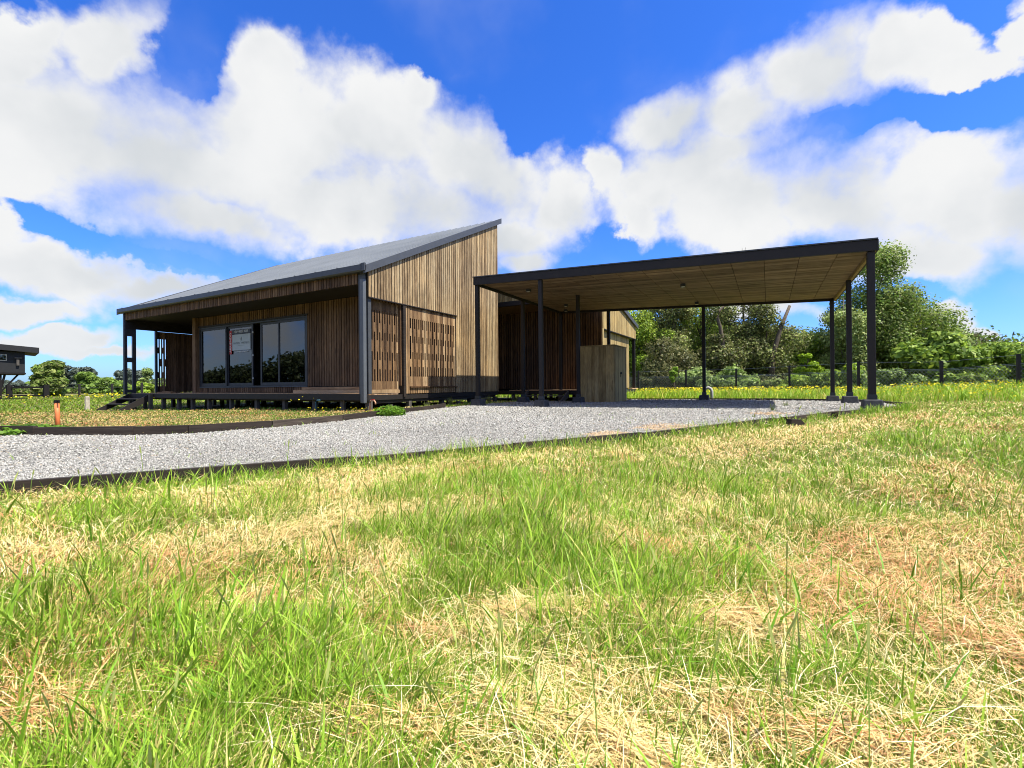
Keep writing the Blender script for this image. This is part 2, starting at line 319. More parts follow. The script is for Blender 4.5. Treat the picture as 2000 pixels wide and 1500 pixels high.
def H(x, y):
    x = np.asarray(x, float); y = np.asarray(y, float)
    d = (x[..., None]-CP[:, 0])**2+(y[..., None]-CP[:, 1])**2
    wt = 1/(d+.8)**1.6; return (wt*CP[:, 2]).sum(-1)/wt.sum(-1)
GPOLY = np.array([(-3.0, -16.5), (0.9, -11.6), (4.25, -7.09), (5.5, -5.45), (6.24, -4.26), (7.09, -2.88), (8.39, -.65), (9.3, .85), (10.05, 2.0), (10.62, 3.2), (10.45, 8.35), (2.95, 8.35), (2.95, 6.1), (1.15, 6.1), (1.2, 3.0), (1.3, 1.3), (1.45, .2), (1.75, -1.0),
 (2.1, -2.6), (2.15, -3.9), (1.95, -4.9), (1.5, -5.3), (.3, -5.85), (-3.2, -6.95), (-7, -8.1), (-12, -9.6), (-14, -14)])
def inpoly(x, y, P=GPOLY):
    r = np.zeros(np.shape(x), bool); n = len(P); j = n-1
    for i in range(n):
        xi, yi = P[i]; xj, yj = P[j]
        c = ((yi > y) != (yj > y)) & (x < (xj-xi)*(y-yi)/(yj-yi+1e-12)+xi); r ^= c; j = i
    return r
def seg_dist(x, y, a, b):
    ax, ay = a; bx, by = b; t = np.clip(((x-ax)*(bx-ax)+(y-ay)*(by-ay))/((bx-ax)**2+(by-ay)**2), 0, 1); return np.hypot(x-ax-t*(bx-ax), y-ay-t*(by-ay))
# straw swaths on the mown meadow (ground-plan ellipses: x, y, rx, ry, angle)
def gp(px, py, zz=-.47):
    d = ray(px, py); t = (zz-CAM[2])/d[2]; return CAM[0]+d[0]*t, CAM[1]+d[1]*t
SW = []
for (x1, y1), (x2, y2), wd in (((60, 1260), (560, 1060), .13), ((540, 1060), (860, 1000), .15), ((330, 1130), (200, 1290), .16), ((120, 985), (520, 975), .2), ((600, 985), (900, 930), .33), ((880, 920), (1010, 905), .3),
                              ((1620, 1180), (2000, 1130), .22), ((1700, 1080), (2050, 1030), .25), ((1020, 1200), (1450, 1230), .15), ((1360, 1120), (1100, 1010), .18), ((1800, 1230), (2000, 1290), .12),
                              ((620, 1200), (860, 1240), .06), ((0, 1400), (330, 1480), .10), ((1000, 1400), (1250, 1480), .10), ((1500, 1440), (1800, 1470), .08), ((1380, 890), (1620, 870), .45), ((1640, 850), (1900, 850), .8), ((0, 1010), (90, 1120), .2),
                              ((1420, 880), (1800, 830), .6), ((760, 1090), (790, 1160), .12), ((1830,930),(2000,990),.3), ((150, 1180), (60, 1330), .12), ((350, 1330), (620, 1290), .10), ((120, 1250), (500, 1180), .10), ((560, 1420), (860, 1460), .07), ((260, 1180), (300, 1100), .14), ((1150, 1330), (1420, 1390), .09)):
    SW.append((gp(x1, y1), gp(x2, y2), wd))
def strawmask(x, y):
    m = np.zeros(np.shape(x))
    wob = (fbm(x, y, .5, 5)-.5)*.35
    for a, b, wd in SW: m = np.maximum(m, 1-(seg_dist(x, y, a, b)+wob*wd*2)/wd)
    m = np.clip(m*1.1, 0, 1)*np.clip(.2+1.5*fbm(x, y, .22, 63), 0, 1)
    patch = np.clip((.45*fbm(x, y, 1.1, 21)+.55*fbm(x, y, .3, 22)-.525)*7, 0, 1)*.85
    front = np.clip(1-np.abs(y+3.2-.05*x)/2.2, 0, 1)*(x < 1.2)*np.clip((fbm(x, y, 1.6, 9)-.42)*6, 0, 1)*.8
    return np.clip(np.maximum(np.maximum(m, patch*(np.hypot(x-CAM[0], y-CAM[1]) < 16)), front), 0, 1)
def bumps(x, y):
    r = np.hypot(x-CAM[0], y-CAM[1]); near = np.clip((14-r)/8, 0, 1)
    return near*((fbm(x, y, .55, 3)-.5)*.06 + strawmask(x, y)*.004)
def Z(x, y):
    x = np.asarray(x, float); y = np.asarray(y, float)
    z = H(x, y); out = ~inpoly(x, y); return z + np.where(out, bumps(x, y), 0)

# ground: one polar sheet out to the horizon
rr = np.concatenate([[0], np.geomspace(.25, 1500, 210)]); aa = np.linspace(0, 2*math.pi, 420, endpoint=False)
R_, A_ = np.meshgrid(rr, aa, indexing='ij'); X_ = CAM[0]+R_*np.cos(A_); Y_ = CAM[1]+R_*np.sin(A_); Z_ = Z(X_, Y_)
V = np.stack([X_, Y_, Z_], -1).reshape(-1, 3); nr, na = R_.shape
i, j = np.meshgrid(np.arange(nr-1), np.arange(na), indexing='ij'); j2 = (j+1) % na
fc = np.stack([i*na+j, (i+1)*na+j, (i+1)*na+j2, i*na+j2], -1).reshape(-1, 4)
o = rawmesh('ground', V, fc.ravel(), np.full(len(fc), 4), M_SOIL, smooth=True); tag(o, kind='structure')
# gravel bed sheet
gx, gy = np.meshgrid(np.arange(-14, 11, .1), np.arange(-17, 9, .1), indexing='ij')
idx = np.arange(gx.size).reshape(gx.shape); Vg = np.stack([gx, gy, H(gx, gy)+.02], -1).reshape(-1, 3)
cc = inpoly(gx[:-1, :-1]+.05, gy[:-1, :-1]+.05)
fg = np.stack([idx[:-1, :-1], idx[1:, :-1], idx[1:, 1:], idx[:-1, 1:]], -1)[cc]
o = rawmesh('gravel_bed', Vg, fg.ravel(), np.full(len(fg), 4), M_BED, smooth=True); tag(o, kind='structure')
# distant hill
hx = []
hb = [(-330, 250, 150, 12), (-300, 330, 110, 17), (-180, 420, 160, 12)]
g1, g2 = np.meshgrid(np.linspace(-600, 100, 60), np.linspace(120, 620, 50), indexing='ij')
hz = sum(h*np.exp(-(((g1-a)/(s*.9))**2+((g2-b)/(s*.6))**2)) for a, b, s, h in hb)-3 + (fbm(g1, g2, 30, 2)-.5)*3
idx = np.arange(g1.size).reshape(g1.shape); f4 = np.stack([idx[:-1, :-1], idx[1:, :-1], idx[1:, 1:], idx[:-1, 1:]], -1).reshape(-1, 4)
o = rawmesh('hill', np.stack([g1, g2, hz], -1).reshape(-1, 3), f4.ravel(), np.full(len(f4), 4), M_HILL, smooth=True); tag(o, kind='structure')

# ------------------------------------------------------------------ the house
SL = .484
def zr(y): return 2.93+SL*y
HOUSE = empty('timber_house', (0, 0, 0), 'long timber clad house on stilts with steep grey single slope roof', 'house')
def slats(mb, axis, a0, a1, fn, plane0, plane1, pitch=.098, wdt=.074):
    """vertical slats along x (axis 0) or y (axis 1) from a0 to a1; fn(a) -> (z0, z1a, z1b)"""
    n = max(1, int(round((a1-a0)/pitch))); p = (a1-a0)/n
    for k in range(n):
        a = a0+k*p; b = a+wdt*p/pitch; z0, z1, z2 = fn(a, b); t = random.random(); t = .33+.36*t
        j0 = random.uniform(-.002, .002)
        if axis == 1: mb.prism([(a, z0), (b, z0), (b, z2), (a, z1)], 0, plane0+j0, plane1+j0, t)
        else: mb.prism([(a, z0), (b, z0), (b, z2), (a, z1)], 1, plane0+j0, plane1+j0, t)
# upper gable cladding
mb = MB(); slats(mb, 1, 0.0, 3.52, lambda a, b: (2.31, zr(a)-.02, zr(b)-.02), 0, .03)
slats(mb, 1, 3.53, 6.06, lambda a, b: (-.03, zr(a)-.02, zr(b)-.02), 0, .03)
gw = mb.build('gable_wall', W_GABLE, HOUSE)
mb = MB(); mb.prism([(0, 2.31), (3.5, 2.31), (3.5, -.02), (6.05, -.02), (6.05, zr(6.05)-.05), (0, zr(0)-.05)], 0, -.05, -.002, .5); mb.build('backing', M_BLACK, gw)
mb = MB(); mb.box(.0, .055, -.02, 3.56, 2.285, 2.308, .5); mb.build('flashing', M_DARK, gw)
def screen(mb, axis, a0, a1, z0, z1, p0, p1, pitch=.0855, slot=.044, ztop=None, zbot=None):
    n = int(round((a1-a0)/pitch)); p = (a1-a0)/n
    A_ = [(0, .16), (.27, .70), (.81, 1)]; A_ = [(0, .175), (.305, .70), (.83, 1)]; B_ = [(0, .42), (.58, 1)]
    def put(u0, u1, za, zb, t, d=0):
        if axis == 1: mb.box(p0+d, p1-d, u0, u1, za, zb, t)
        else: mb.box(u0, u1, p0+d, p1-d, za, zb, t)
    for k in range(n):
        u = a0+k*p; t = .15+.75*random.random()
        put(u+slot, u+p, zbot, ztop, t)
        segs = A_ if k % 2 == 0 else B_
        hh = z1-z0; cuts = sorted([(z1-hh*e, z1-hh*s_) for s_, e in segs]); prev = zbot
        for lo, hi in cuts:
            if lo-prev > .01: put(u, u+slot, prev, lo, t, .002)
            prev = hi
        if ztop-prev > .01: put(u, u+slot, prev, ztop, t, .002)
mb = MB(); screen(mb, 1, .12, 1.17, .3, 2.05, -.125, -.113, ztop=2.28, zbot=.1); mb.box(-.15, -.09, .11, 1.17, 0.002, .095, .7); mb.build('slatted_screen', W_SCREEN, HOUSE)
mb = MB(); screen(mb, 1, 1.47, 3.5, .43, 1.98, -.006, .006, ztop=2.28, zbot=.17); slats(mb, 1, 1.28, 1.465, lambda a, b: (-.02, 2.28, 2.28), -.012, .02)
slats(mb, 1, 1.47, 3.5, lambda a, b: (-.02, .13, .13), -.012, .015); s2 = mb.build('slatted_screen', W_SCREEN, HOUSE)
mb = MB(); mb.box(-.01, .06, 1.42, 3.55, .135, .165, .4); mb.build('sill', W_BROWN, s2)
mb = MB(); mb.box(-.062, -.035, 1.28, 3.5, -.02, 2.28, .5); mb.build('backing', M_BLACK, s2)
# posts at the corner of the porch
mb = MB(); mb.box(-.1, .0, .0, .1, 0, 2.28, .5); mb.build('corner_post', M_TRIM, HOUSE)
mb = MB(); mb.box(-.1, .045, 1.175, 1.272, -.1, 2.28, .2); mb.build('porch_post', W_SLEEPER, HOUSE)
mb = MB(); mb.box(-.1, -.0, -.06, -.02, .12, 2.1, .9); 
mb = MB(); mb.box(-.29, -.06, -.02, .06, -.1, 2.9, .5); mb.build('corner_board', M_TRIM, HOUSE)
mb = MB(); mb.box(-.14, -.02, -.13, -.03, -.22, 2.72, .5); mb.build('downpipe', M_PIPE, HOUSE, bevel=.012)
# fascia strip and gutter along the eave
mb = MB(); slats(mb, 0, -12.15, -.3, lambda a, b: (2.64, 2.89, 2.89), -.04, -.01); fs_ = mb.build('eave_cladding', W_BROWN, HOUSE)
mb = MB(); mb.box(-12.15, -.06, -.008, .06, 2.63, 2.9, .5); mb.build('backing', M_DARK, fs_)
mb = MB(); mb.prism([(-.2, 3.045), (-.2, 2.915), (-.17, 2.885), (-.05, 2.885), (-.05, 3.0), (-.065, 3.0), (-.065, 2.9), (-.165, 2.9), (-.185, 2.92), (-.185, 3.045)], 0, -12.28, .0, .5)
gt = mb.build('gutter', M_TRIM, HOUSE)
for k in range(16): x = -11.9+k*.79; MB().box(x, x+.02, -.205, -.15, 3.047, 3.062, .5).build('bracket', M_TRIM, gt)
# roof: sheet with ribs, trims
mb = MB(); y0, y1 = -.13, 6.2
mb.prism([(y0, zr(y0)+.03), (y1, zr(y1)+.03), (y1, zr(y1)+.11), (y0, zr(y0)+.11)], 0, -12.3, .03, .5)
x = -12.2
while x < 0: mb.prism([(y0-.02, zr(y0)+.11), (y1, zr(y1)+.11), (y1, zr(y1)+.135), (y0-.02, zr(y0)+.135)], 0, x, x+.035, .5); x += .305
rf = mb.build('roof', M_ROOF, HOUSE)
mb = MB(); mb.prism([(y0-.04, zr(y0)-.03), (y1+.02, zr(y1)-.03), (y1+.02, zr(y1)+.15), (y0-.04, zr(y0)+.15)], 0, .035, .1, .5); mb.box(-.02, .1, -.2, -.15, 2.89, 3.07, .5)
mb.build('verge_trim', M_TRIM, rf)
mb = MB(); mb.prism([(y0-.04, zr(y0)-.03), (y1+.02, zr(y1)-.03), (y1+.02, zr(y1)+.15), (y0-.04, zr(y0)+.15)], 0, -12.36, -12.305, .5); mb.build('verge_trim', M_TRIM, rf)
# porch ceiling
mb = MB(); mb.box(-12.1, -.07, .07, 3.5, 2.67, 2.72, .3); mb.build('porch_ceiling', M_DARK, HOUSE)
# recessed front wall with door opening
RY = 1.17
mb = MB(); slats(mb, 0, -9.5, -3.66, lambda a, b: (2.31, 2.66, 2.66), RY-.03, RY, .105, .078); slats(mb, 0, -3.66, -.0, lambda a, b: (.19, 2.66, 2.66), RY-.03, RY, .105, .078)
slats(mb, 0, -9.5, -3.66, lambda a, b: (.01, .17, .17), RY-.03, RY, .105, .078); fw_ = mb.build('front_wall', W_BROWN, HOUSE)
mb = MB(); mb.box(-9.5, -9.47, RY+.004, RY+.1, 0, 2.66, .5); mb.box(-9.47, -3.66, RY+.004, RY+.1, 2.31, 2.66, .5); mb.box(-9.47, -3.66, RY+.004, RY+.1, 0, .18, .5); mb.box(-3.66, -.06, RY+.004, RY+.1, 0, 2.66, .5); mb.build('backing', M_DARK, fw_)
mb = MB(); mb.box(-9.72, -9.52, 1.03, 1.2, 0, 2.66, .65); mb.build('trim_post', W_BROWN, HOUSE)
mb = MB(); mb.box(-3.95, -.12, .86, 1.13, .002, .085, .8); mb.box(-3.62, -.12, .9, 1.13, .09, .17, .5); mb.build('threshold_step', W_DECK, HOUSE)
# sliding door
DZ0, DZ1 = .19, 2.3
mb = MB(); mb.box(-9.46, -3.67, RY-.035, RY+.09, DZ1-.05, DZ1, .5); mb.box(-9.46, -3.67, RY-.035, RY+.09, DZ0, DZ0+.04, .5); mb.box(-9.46, -9.4, RY-.035, RY+.09, DZ0+.04, DZ1-.05, .5); mb.box(-3.73, -3.67, RY-.035, RY+.09, DZ0+.04, DZ1-.05, .5)
door = mb.build('sliding_door', M_FRAME, HOUSE)
mb = MB(); mb.box(-9.46, -3.67, RY-.055, RY-.037, DZ0-.012, DZ0+.0, .5); mb.build('track', M_PIPE, door)
mb = MB(); mb.box(-9.5, -3.64, RY-.06, RY-.032, DZ1+.002, DZ1+.05, .3); mb.build('lintel', M_DARK, door)
for (xa, xb, yy) in ((-9.4, -7.83, 0), (-7.86, -6.42, .045), (-6.02, -5.03, .045), (-5.06, -3.73, 0)):
    mb = MB(); f = .07; y_ = RY-.02+yy; za, zb = DZ0+.045, DZ1-.055
    mb.box(xa, xb, y_, y_+.04, zb-f, zb, .5); mb.box(xa, xb, y_, y_+.04, za, za+f*1.3, .5); mb.box(xa, xa+f, y_, y_+.04, za+f*1.3, zb-f, .5); mb.box(xb-f, xb, y_, y_+.04, za+f*1.3, zb-f, .5)
    mb.build('door_sash', M_FRAME, door)
    mb = MB(); mb.box(xa+f, xb-f, y_+.017, y_+.023, za+f*1.3, zb-f, .5); mb.build('pane', M_GLASS, door)
for z in (.45, 1.2, 1.95): MB().box(-6.405, -6.385, RY+.0, RY+.03, z, z+.05, .5).build('latch', M_WHITE, door)
# interior and remaining outer walls
mb = MB(); mb.box(-9.65, -.1, 5.85, 5.9, 0, 2.6, .5); mb.box(-9.65, -.1, RY+.12, 5.85, 2.6, 2.65, .5); mb.box(-9.65, -9.6, RY+.12, 5.85, .05, 2.6, .5); mb.box(-.1, -.07, RY+.12, 5.85, .05, 2.6, .5)
mb.box(-6.9, -6.8, 3.0, 5.8, .05, 2.6, .5); mb.build('inner_wall', M_INT, HOUSE)
mb = MB(); mb.box(-9.65, -.1, RY+.11, 5.9, 0.01, .05, .5); mb.build('inner_floor', W_BROWN, HOUSE)
mb = MB(); mb.box(-6.2, -5.4, 3.3, 3.34, 1.9, 2.45, .5); mb.build('lit_wall_panel', M_INT, HOUSE)  # beige panel standing in for the lit wall beyond the door gap
mb = MB(); slats(mb, 0, -12.1, 0, lambda a, b: (-.03, zr(6.06)-.03, zr(6.06)-.03), 6.06, 6.09); bw = mb.build('rear_wall', W_GABLE, HOUSE)
mb = MB(); mb.box(-12.1, -.05, 6.0, 6.055, -.02, zr(6)-.03, .5); mb.build('backing', M_BLACK, bw)
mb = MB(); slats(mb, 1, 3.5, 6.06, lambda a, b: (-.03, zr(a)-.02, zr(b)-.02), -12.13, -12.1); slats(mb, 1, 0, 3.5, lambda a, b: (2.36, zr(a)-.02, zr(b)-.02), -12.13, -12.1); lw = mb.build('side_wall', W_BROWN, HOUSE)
mb = MB(); mb.prism([(.0, 2.34), (3.5, 2.34), (3.5, 0), (6, 0), (6, zr(6)-.05), (0, zr(0)-.05)], 0, -12.095, -12.05, .5); mb.box(-12.04, -9.74, 3.5, 3.55, 0, 2.66, .5); mb.box(-9.74, -9.7, 1.22, 3.55, 0, 2.66, .5); mb.build('backing', M_DARK, lw)
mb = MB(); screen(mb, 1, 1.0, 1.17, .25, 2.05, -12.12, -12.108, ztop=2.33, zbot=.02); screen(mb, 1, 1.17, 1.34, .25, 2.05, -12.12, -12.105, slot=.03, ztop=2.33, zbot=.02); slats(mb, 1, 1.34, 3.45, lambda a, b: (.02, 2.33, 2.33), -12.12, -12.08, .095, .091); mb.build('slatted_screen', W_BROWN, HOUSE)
mb = MB(); mb.box(-12.14, -12.06, .92, .99, 0, 2.34, .5); mb.build('screen_post', M_FRAME, HOUSE)
# ladder-like corner column
mb = MB(); mb.box(-12.16, -12.06, -.06, .03, -.05, 2.88, .5); mb.box(-12.16, -12.06, .2, .3, -.62, 2.34, .5)
for z0, z1 in ((.02, .12), (1.13, 1.3), (2.08, 2.34)): mb.box(-12.15, -12.07, .03, .2, z0, z1, .5)
mb.build('corner_column', M_FRAME, HOUSE)
# platform
mb = MB()
y = 0.0
while y < 1.1: mb.box(-11.72 if y < .9 else -12.05, -.1, y, y+.088, -.035, 0, None); y += .094
mb.box(-12.05, -9.75, 1.13, 3.45, -.03, 0, .4); mb.build('deck_boards', W_DECK, HOUSE)
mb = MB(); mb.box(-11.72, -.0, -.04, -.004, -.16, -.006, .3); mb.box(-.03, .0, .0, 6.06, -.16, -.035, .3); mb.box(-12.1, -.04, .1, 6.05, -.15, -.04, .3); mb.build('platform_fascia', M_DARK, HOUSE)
mb = MB()
for y in (.12, 1.5, 3.0, 4.5, 5.9): mb.box(-12.05, -.08, y, y+.1, -.21, -.155, .3)
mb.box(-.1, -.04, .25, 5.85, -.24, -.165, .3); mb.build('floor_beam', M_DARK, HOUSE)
sx = [-.12, -1.0, -2.0, -3.2, -4.45, -5.7, -6.9, -7.8, -8.7, -9.7, -10.9, -12.0]
for yy in (.05, 1.45, 2.95, 4.45, 5.9):
    for x in sx:
        if yy > .1 and x > -.5 and yy > 5: pass
        mb = MB(); s = .055 if yy > .1 else .05; xx = x+random.uniform(-.05, .05)
        mb.box(xx-s, xx+s, yy, yy+2*s, float(H(xx, yy))-.1, -.157 if yy < .1 else -.212, random.random()); o = mb.build('stilt', M_STILT, HOUSE)
for yy in (.75, 2.2, 3.7, 5.2):
    mb = MB(); mb.box(-.11, -.02, yy, yy+.09, -.6, -.29, random.random()); mb.build('stilt', M_STILT, HOUSE)
# steps at the left end of the deck
def steps(name, x0, x1, yt, run, z0, z1, treads, label, m=M_DARK):
    e = empty(name, (0, 0, 0), label, 'steps')
    for x in (x0, x1-.05):
        mb = MB(); mb.prism([(yt, z1+.03), (yt, z1-.22), (yt-run+.12, z0), (yt-run-.14, z0), (yt-run-.14, z0+.03)], 0, x, x+.05, .5); mb.build('stringer', m, e)
    for k in range(treads):
        t = (k+1)/(treads+1); mb = MB(); y = yt-run*t; mb.box(x0+.05, x1-.05, y-.15, y+.1, z1+(z0-z1)*t-.0, z1+(z0-z1)*t+.035, .5); mb.build('tread', m, e)
    return e
steps('timber_steps', -11.75, -10.2, -.05, .78, -.56, -.03, 2, 'dark timber steps leading up to the left end of the long deck')
mb = MB(); mb.box(-10.17, -10.07, -.14, -.045, -.6, -.02, .6); mb.build('corner_stub', M_STILT, HOUSE)
# loose planks on the deck
o = MB().box(-11.3, -10.3, .75, .9, .003, .05, .3).build('plank', W_BROWN); tag(o, 'short dark plank lying on the deck beside the left slatted screen', 'plank')
o = MB().box(-10.9, -9.95, .45, .6, .003, .04, .8).box(-10.6,-10.1,.47,.58,.041,.06,.9).build('plank', W_BROWN); tag(o, 'stacked brown planks lying on the deck left of the sliding door', 'plank')

# rear wing (same house) with recessed entry porch
WX, WY0, WY1 = 2.95, 8.72, 13.65
def zw(y): return 3.86-.213*(y-WY0)
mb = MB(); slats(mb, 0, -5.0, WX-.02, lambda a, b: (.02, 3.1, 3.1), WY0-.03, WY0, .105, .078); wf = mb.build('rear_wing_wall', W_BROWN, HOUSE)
mb = MB(); mb.box(-5, WX-.03, WY0+.003, WY0+.1, 0, 3.8, .5); mb.build('backing', M_BLACK, wf)
mb = MB(); slats(mb, 0, -5.0, WX, lambda a, b: (3.27, 3.82, 3.82), 6.97, 7.0, .1, .08); mb.build('porch_parapet', W_BOARD, HOUSE)
mb = MB(); mb.box(-5, WX, 6.94, 7.06, 3.1, 3.265, .5); mb.build('porch_beam', M_DARK, HOUSE)
mb = MB(); mb.box(-5, WX-.04, 7.07, WY0-.04, 3.1, 3.16, .5); mb.box(-5, WX-.04, 7.02, WY0-.04, 3.7, 3.78, .5); mb.build('porch_roof', W_BROWN, HOUSE)
mb = MB(); slats(mb, 1, WY0, WY1, lambda a, b: (2.27, zw(a)-.02, zw(b)-.02), WX-.03, WX, .145, .14); mb.box(WX-.03, WX-.002, WY0, WY0+.17, 0, 2.268, .7); wg = mb.build('rear_wing_gable', W_BOARD, HOUSE)
mb = MB(); slats(mb, 1, WY0+.18, 12.95, lambda a, b: (.02, 2.3, 2.3), WX-.17, WX-.14, .145, .14); mb.build('rear_wing_cladding', W_BOARD, HOUSE)
mb = MB(); mb.prism([(WY0+.02, 2.3), (WY1-.02, 2.3), (WY1-.02, zw(WY1)-.06), (WY0+.02, zw(WY0)-.06)], 0, WX-.14, WX-.034, .5); mb.box(-5, WX-.18, WY0+.11, 12.9, 0, 2.3, .5); mb.box(WX-.135, WX+.012, WY0+.17, WY1, 2.24, 2.268, .5); mb.build('backing', M_DARK, wg)
mb = MB(); mb.box(WX-.14, WX-.02, WY1-.15, WY1-.03, -.45, 2.24, .5); mb.build('rear_post', M_DARK, HOUSE)
mb = MB(); mb.prism([(WY0-.05, zw(WY0-.05)), (WY1+.15, zw(WY1+.15)), (WY1+.15, zw(WY1+.15)+.12), (WY0-.05, zw(WY0-.05)+.12)], 0, -5, WX+.03, .5); rr_ = mb.build('rear_roof', M_ROOF, HOUSE)
mb = MB(); mb.prism([(WY0-.06, zw(WY0-.06)-.03), (WY1+.16, zw(WY1+.16)-.03), (WY1+.16, zw(WY1+.16)+.14), (WY0-.06, zw(WY0-.06)+.14)], 0, WX+.035, WX+.09, .5); mb.build('verge_trim', M_TRIM, rr_)
mb = MB()
y = 6.9
while y < WY0-.1: mb.box(-.02, WX, y, y+.088, -.035, 0, None); y += .094
mb.build('rear_deck_boards', W_DECK, HOUSE); MB().box(1.0, WX, 12.95, 13.9, -.035, -.002, .8).build('back_porch_deck', W_DECK, HOUSE)
mb = MB(); mb.box(-5, WX-.01, 6.92, 13.5, -.17, -.04, .5); mb.build('rear_platform', M_DARK, HOUSE)
for yy in (6.95, 8.3, 9.8, 11.4, 13.2):
    for x in (.1, 1.0, 1.95, 2.85): MB().box(x-.05, x+.05, yy, yy+.1, -.6, -.17, .4).build('stilt', M_STILT, HOUSE)
steps('timber_steps', .75, 2.35, 6.86, .62, -.40, -.03, 1, 'weathered timber steps up to the rear entry porch behind the carport', M_STILT)

# ------------------------------------------------------------------ signs on the glass
def text(body, size, loc, rot, m, parent, name='lettering', align='CENTER'):
    c = bpy.data.curves.new(name, 'FONT'); c.body = body; c.size = size; c.align_x = align; c.align_y = 'CENTER'; c.extrude = .001
    o = bpy.data.objects.new(name, c); COL.objects.link(o); bpy.context.view_layer.update()
    me = bpy.data.meshes.new_from_object(o.evaluated_get(bpy.context.evaluated_depsgraph_get())); bpy.data.objects.remove(o); me.materials.clear(); me.materials.append(m)
    o = bpy.data.objects.new(name, me); COL.objects.link(o); o.location = loc; o.rotation_euler = rot; o.parent = parent; return o
SY = RY+.0
e = empty('agency_sign', (0, 0, 0), 'white letting board with small grey leaf emblem taped inside the glass door', 'sign')
MB().box(-7.54, -6.53, SY+.012, SY+.02, 1.42, 1.95, .5).build('board', M_SIGN, e)
text('MAIDEN   PARTNERS', .098, (-7.035, SY+.009, 1.655), (rad(90), 0, 0), M_GREYTXT, e)
MB().prism([(-7.075, 1.79), (-7.03, 1.725), (-6.99, 1.79), (-7.02, 1.87)], 1, SY+.006, SY+.010, .5).build('emblem', M_GREYTXT, e)
MB().box(-7.2, -6.9, SY+.008, SY+.010, 1.575, 1.582, .5).build('rule', M_GREYTXT, e)
e = empty('phone_sign', (0, 0, 0), 'row of white telephone digits above the letting board in the door glass', 'sign')
MB().box(-7.58, -6.53, SY+.014, SY+.018, 1.97, 2.11, .5).build('strip', M_FRAME, e); text('+56 9 9527 9035', .115, (-7.05, SY+.009, 2.04), (rad(90), 0, 0), M_WHITE, e)
e = empty('address_sign', (0, 0, 0), 'thin line of white lettering below the letting board in the door glass', 'sign')
text('www.maidenpartners.cl', .07, (-7.03, SY+.009, 1.37), (rad(90), 0, 0), M_WHITE, e)
e = empty('rental_sign', (0, 0, 0), 'narrow red upright strip with white vertical letters in the door glass', 'sign')
MB().box(-7.70, -7.57, SY+.012, SY+.018, 1.30, 2.1, .5).build('strip', M_RED, e); text('ARRIENDO', .135, (-7.635, SY+.009, 1.69), (rad(90), rad(-90), 0), M_WHITE, e)

# ------------------------------------------------------------------ carport
CX0, CX1, CY0, CY1 = 1.5, 10.03, 2.33, 8.06
def zc(x): return 3.03-(x-CX0)*.0387       # roof falls away from the house
CP_ = empty('carport', (0, 0, 0), 'wide flat roofed timber carport on slim dark posts over grey gravel', 'carport')
def sl(mb, x0, x1, y0, y1, top, h, t=.5):
    mb.prism([(x0, zc(x0)+top-h), (x1, zc(x1)+top-h), (x1, zc(x1)+top), (x0, zc(x0)+top)], 1, y0, y1, t)
mb = MB(); sl(mb, CX0, CX1, CY0-.06, CY0, 0, .19); mb.build('front_beam', M_DARK, CP_)
mb = MB(); sl(mb, CX0, CX1, CY1-.0, CY1+.06, 0, .19); mb.build('rear_beam', M_DARK, CP_)
for x in (CX0, CX1-.05):
    mb = MB(); mb.box(x, x+.05, CY0+.002, CY1-.002, zc(x+.05)-.19, zc(x+.05)-.002, .5); o = mb.build('side_beam', W_BOARD if x > 5 else M_DARK, CP_)
mb = MB(); mb.box(CX1+.002, CX1+.03, CY0-.06, CY1+.06, zc(CX1)-.19, zc(CX1)+.004, .5); mb.build('edge_board', M_DARK, CP_)
mb = MB(); sl(mb, CX0-.02, CX1+.02, CY0-.08, CY1+.08, .03, .024); mb.build('roof_sheet', M_TRIM, CP_)
mb = MB(); y = CY0+.01; js = [CX0+.06+k*.61 for k in range(15)]
while y < CY1-.08:
    tb_ = .2+.4*random.random()
    for k in range(14):
        x0, x1 = js[k]+.01, min(js[k+1], CX1-.06); mb.prism([(x0, zc(x0)-.125), (x1, zc(x1)-.125), (x1, zc(x1)-.105), (x0, zc(x0)-.105)], 1, y, y+.086, tb_+.25*random.random())
    y += .098
mb.build('ceiling', W_CEIL, CP_)
mb = MB(); sl(mb, CX0+.06, CX1-.06, CY0+.01, CY1-.01, -.06, .02); mb.build('roof_lining', M_BLACK, CP_)
posts = [(1.56, 2.36), (3.42, 2.36), (9.955, 2.36), (1.56, 4.98), (3.40, 4.98), (9.955, 5.0), (1.56, 8.0), (6.52, 8.0), (9.93, 8.0), (3.4, 8.0)]
for k, (x, y) in enumerate(posts):
    gz = float(H(x, y)); s = .049 if k != 2 else .056
    top = zc(x)-.19 if (y < 3 or y > 7 or x < 2 or x > 9) else zc(x)-.128
    MB().box(x-s, x+s, y-s, y+s, gz+.1, top, .5).build('post', M_DARK, CP_, bevel=.006)
    mb = MB(); b, t = .17, .135; z0, z1 = gz-.06, gz+.21
    mb.add([(x-b, y-b, z0), (x+b, y-b, z0), (x+b, y+b, z0), (x-b, y+b, z0), (x-t, y-t, z1), (x+t, y-t, z1), (x+t, y+t, z1), (x-t, y+t, z1)], [(3, 2, 1, 0), (4, 5, 6, 7), (0, 1, 5, 4), (1, 2, 6, 5), (2, 3, 7, 6), (3, 0, 4, 7)])
    mb.build('footing', M_CONC, CP_, bevel=.02)
    MB().box(x-s-.012, x+s+.012, y-s-.012, y+s+.012, gz+.212, gz+.30, .5).build('post_shoe', M_FRAME, CP_)
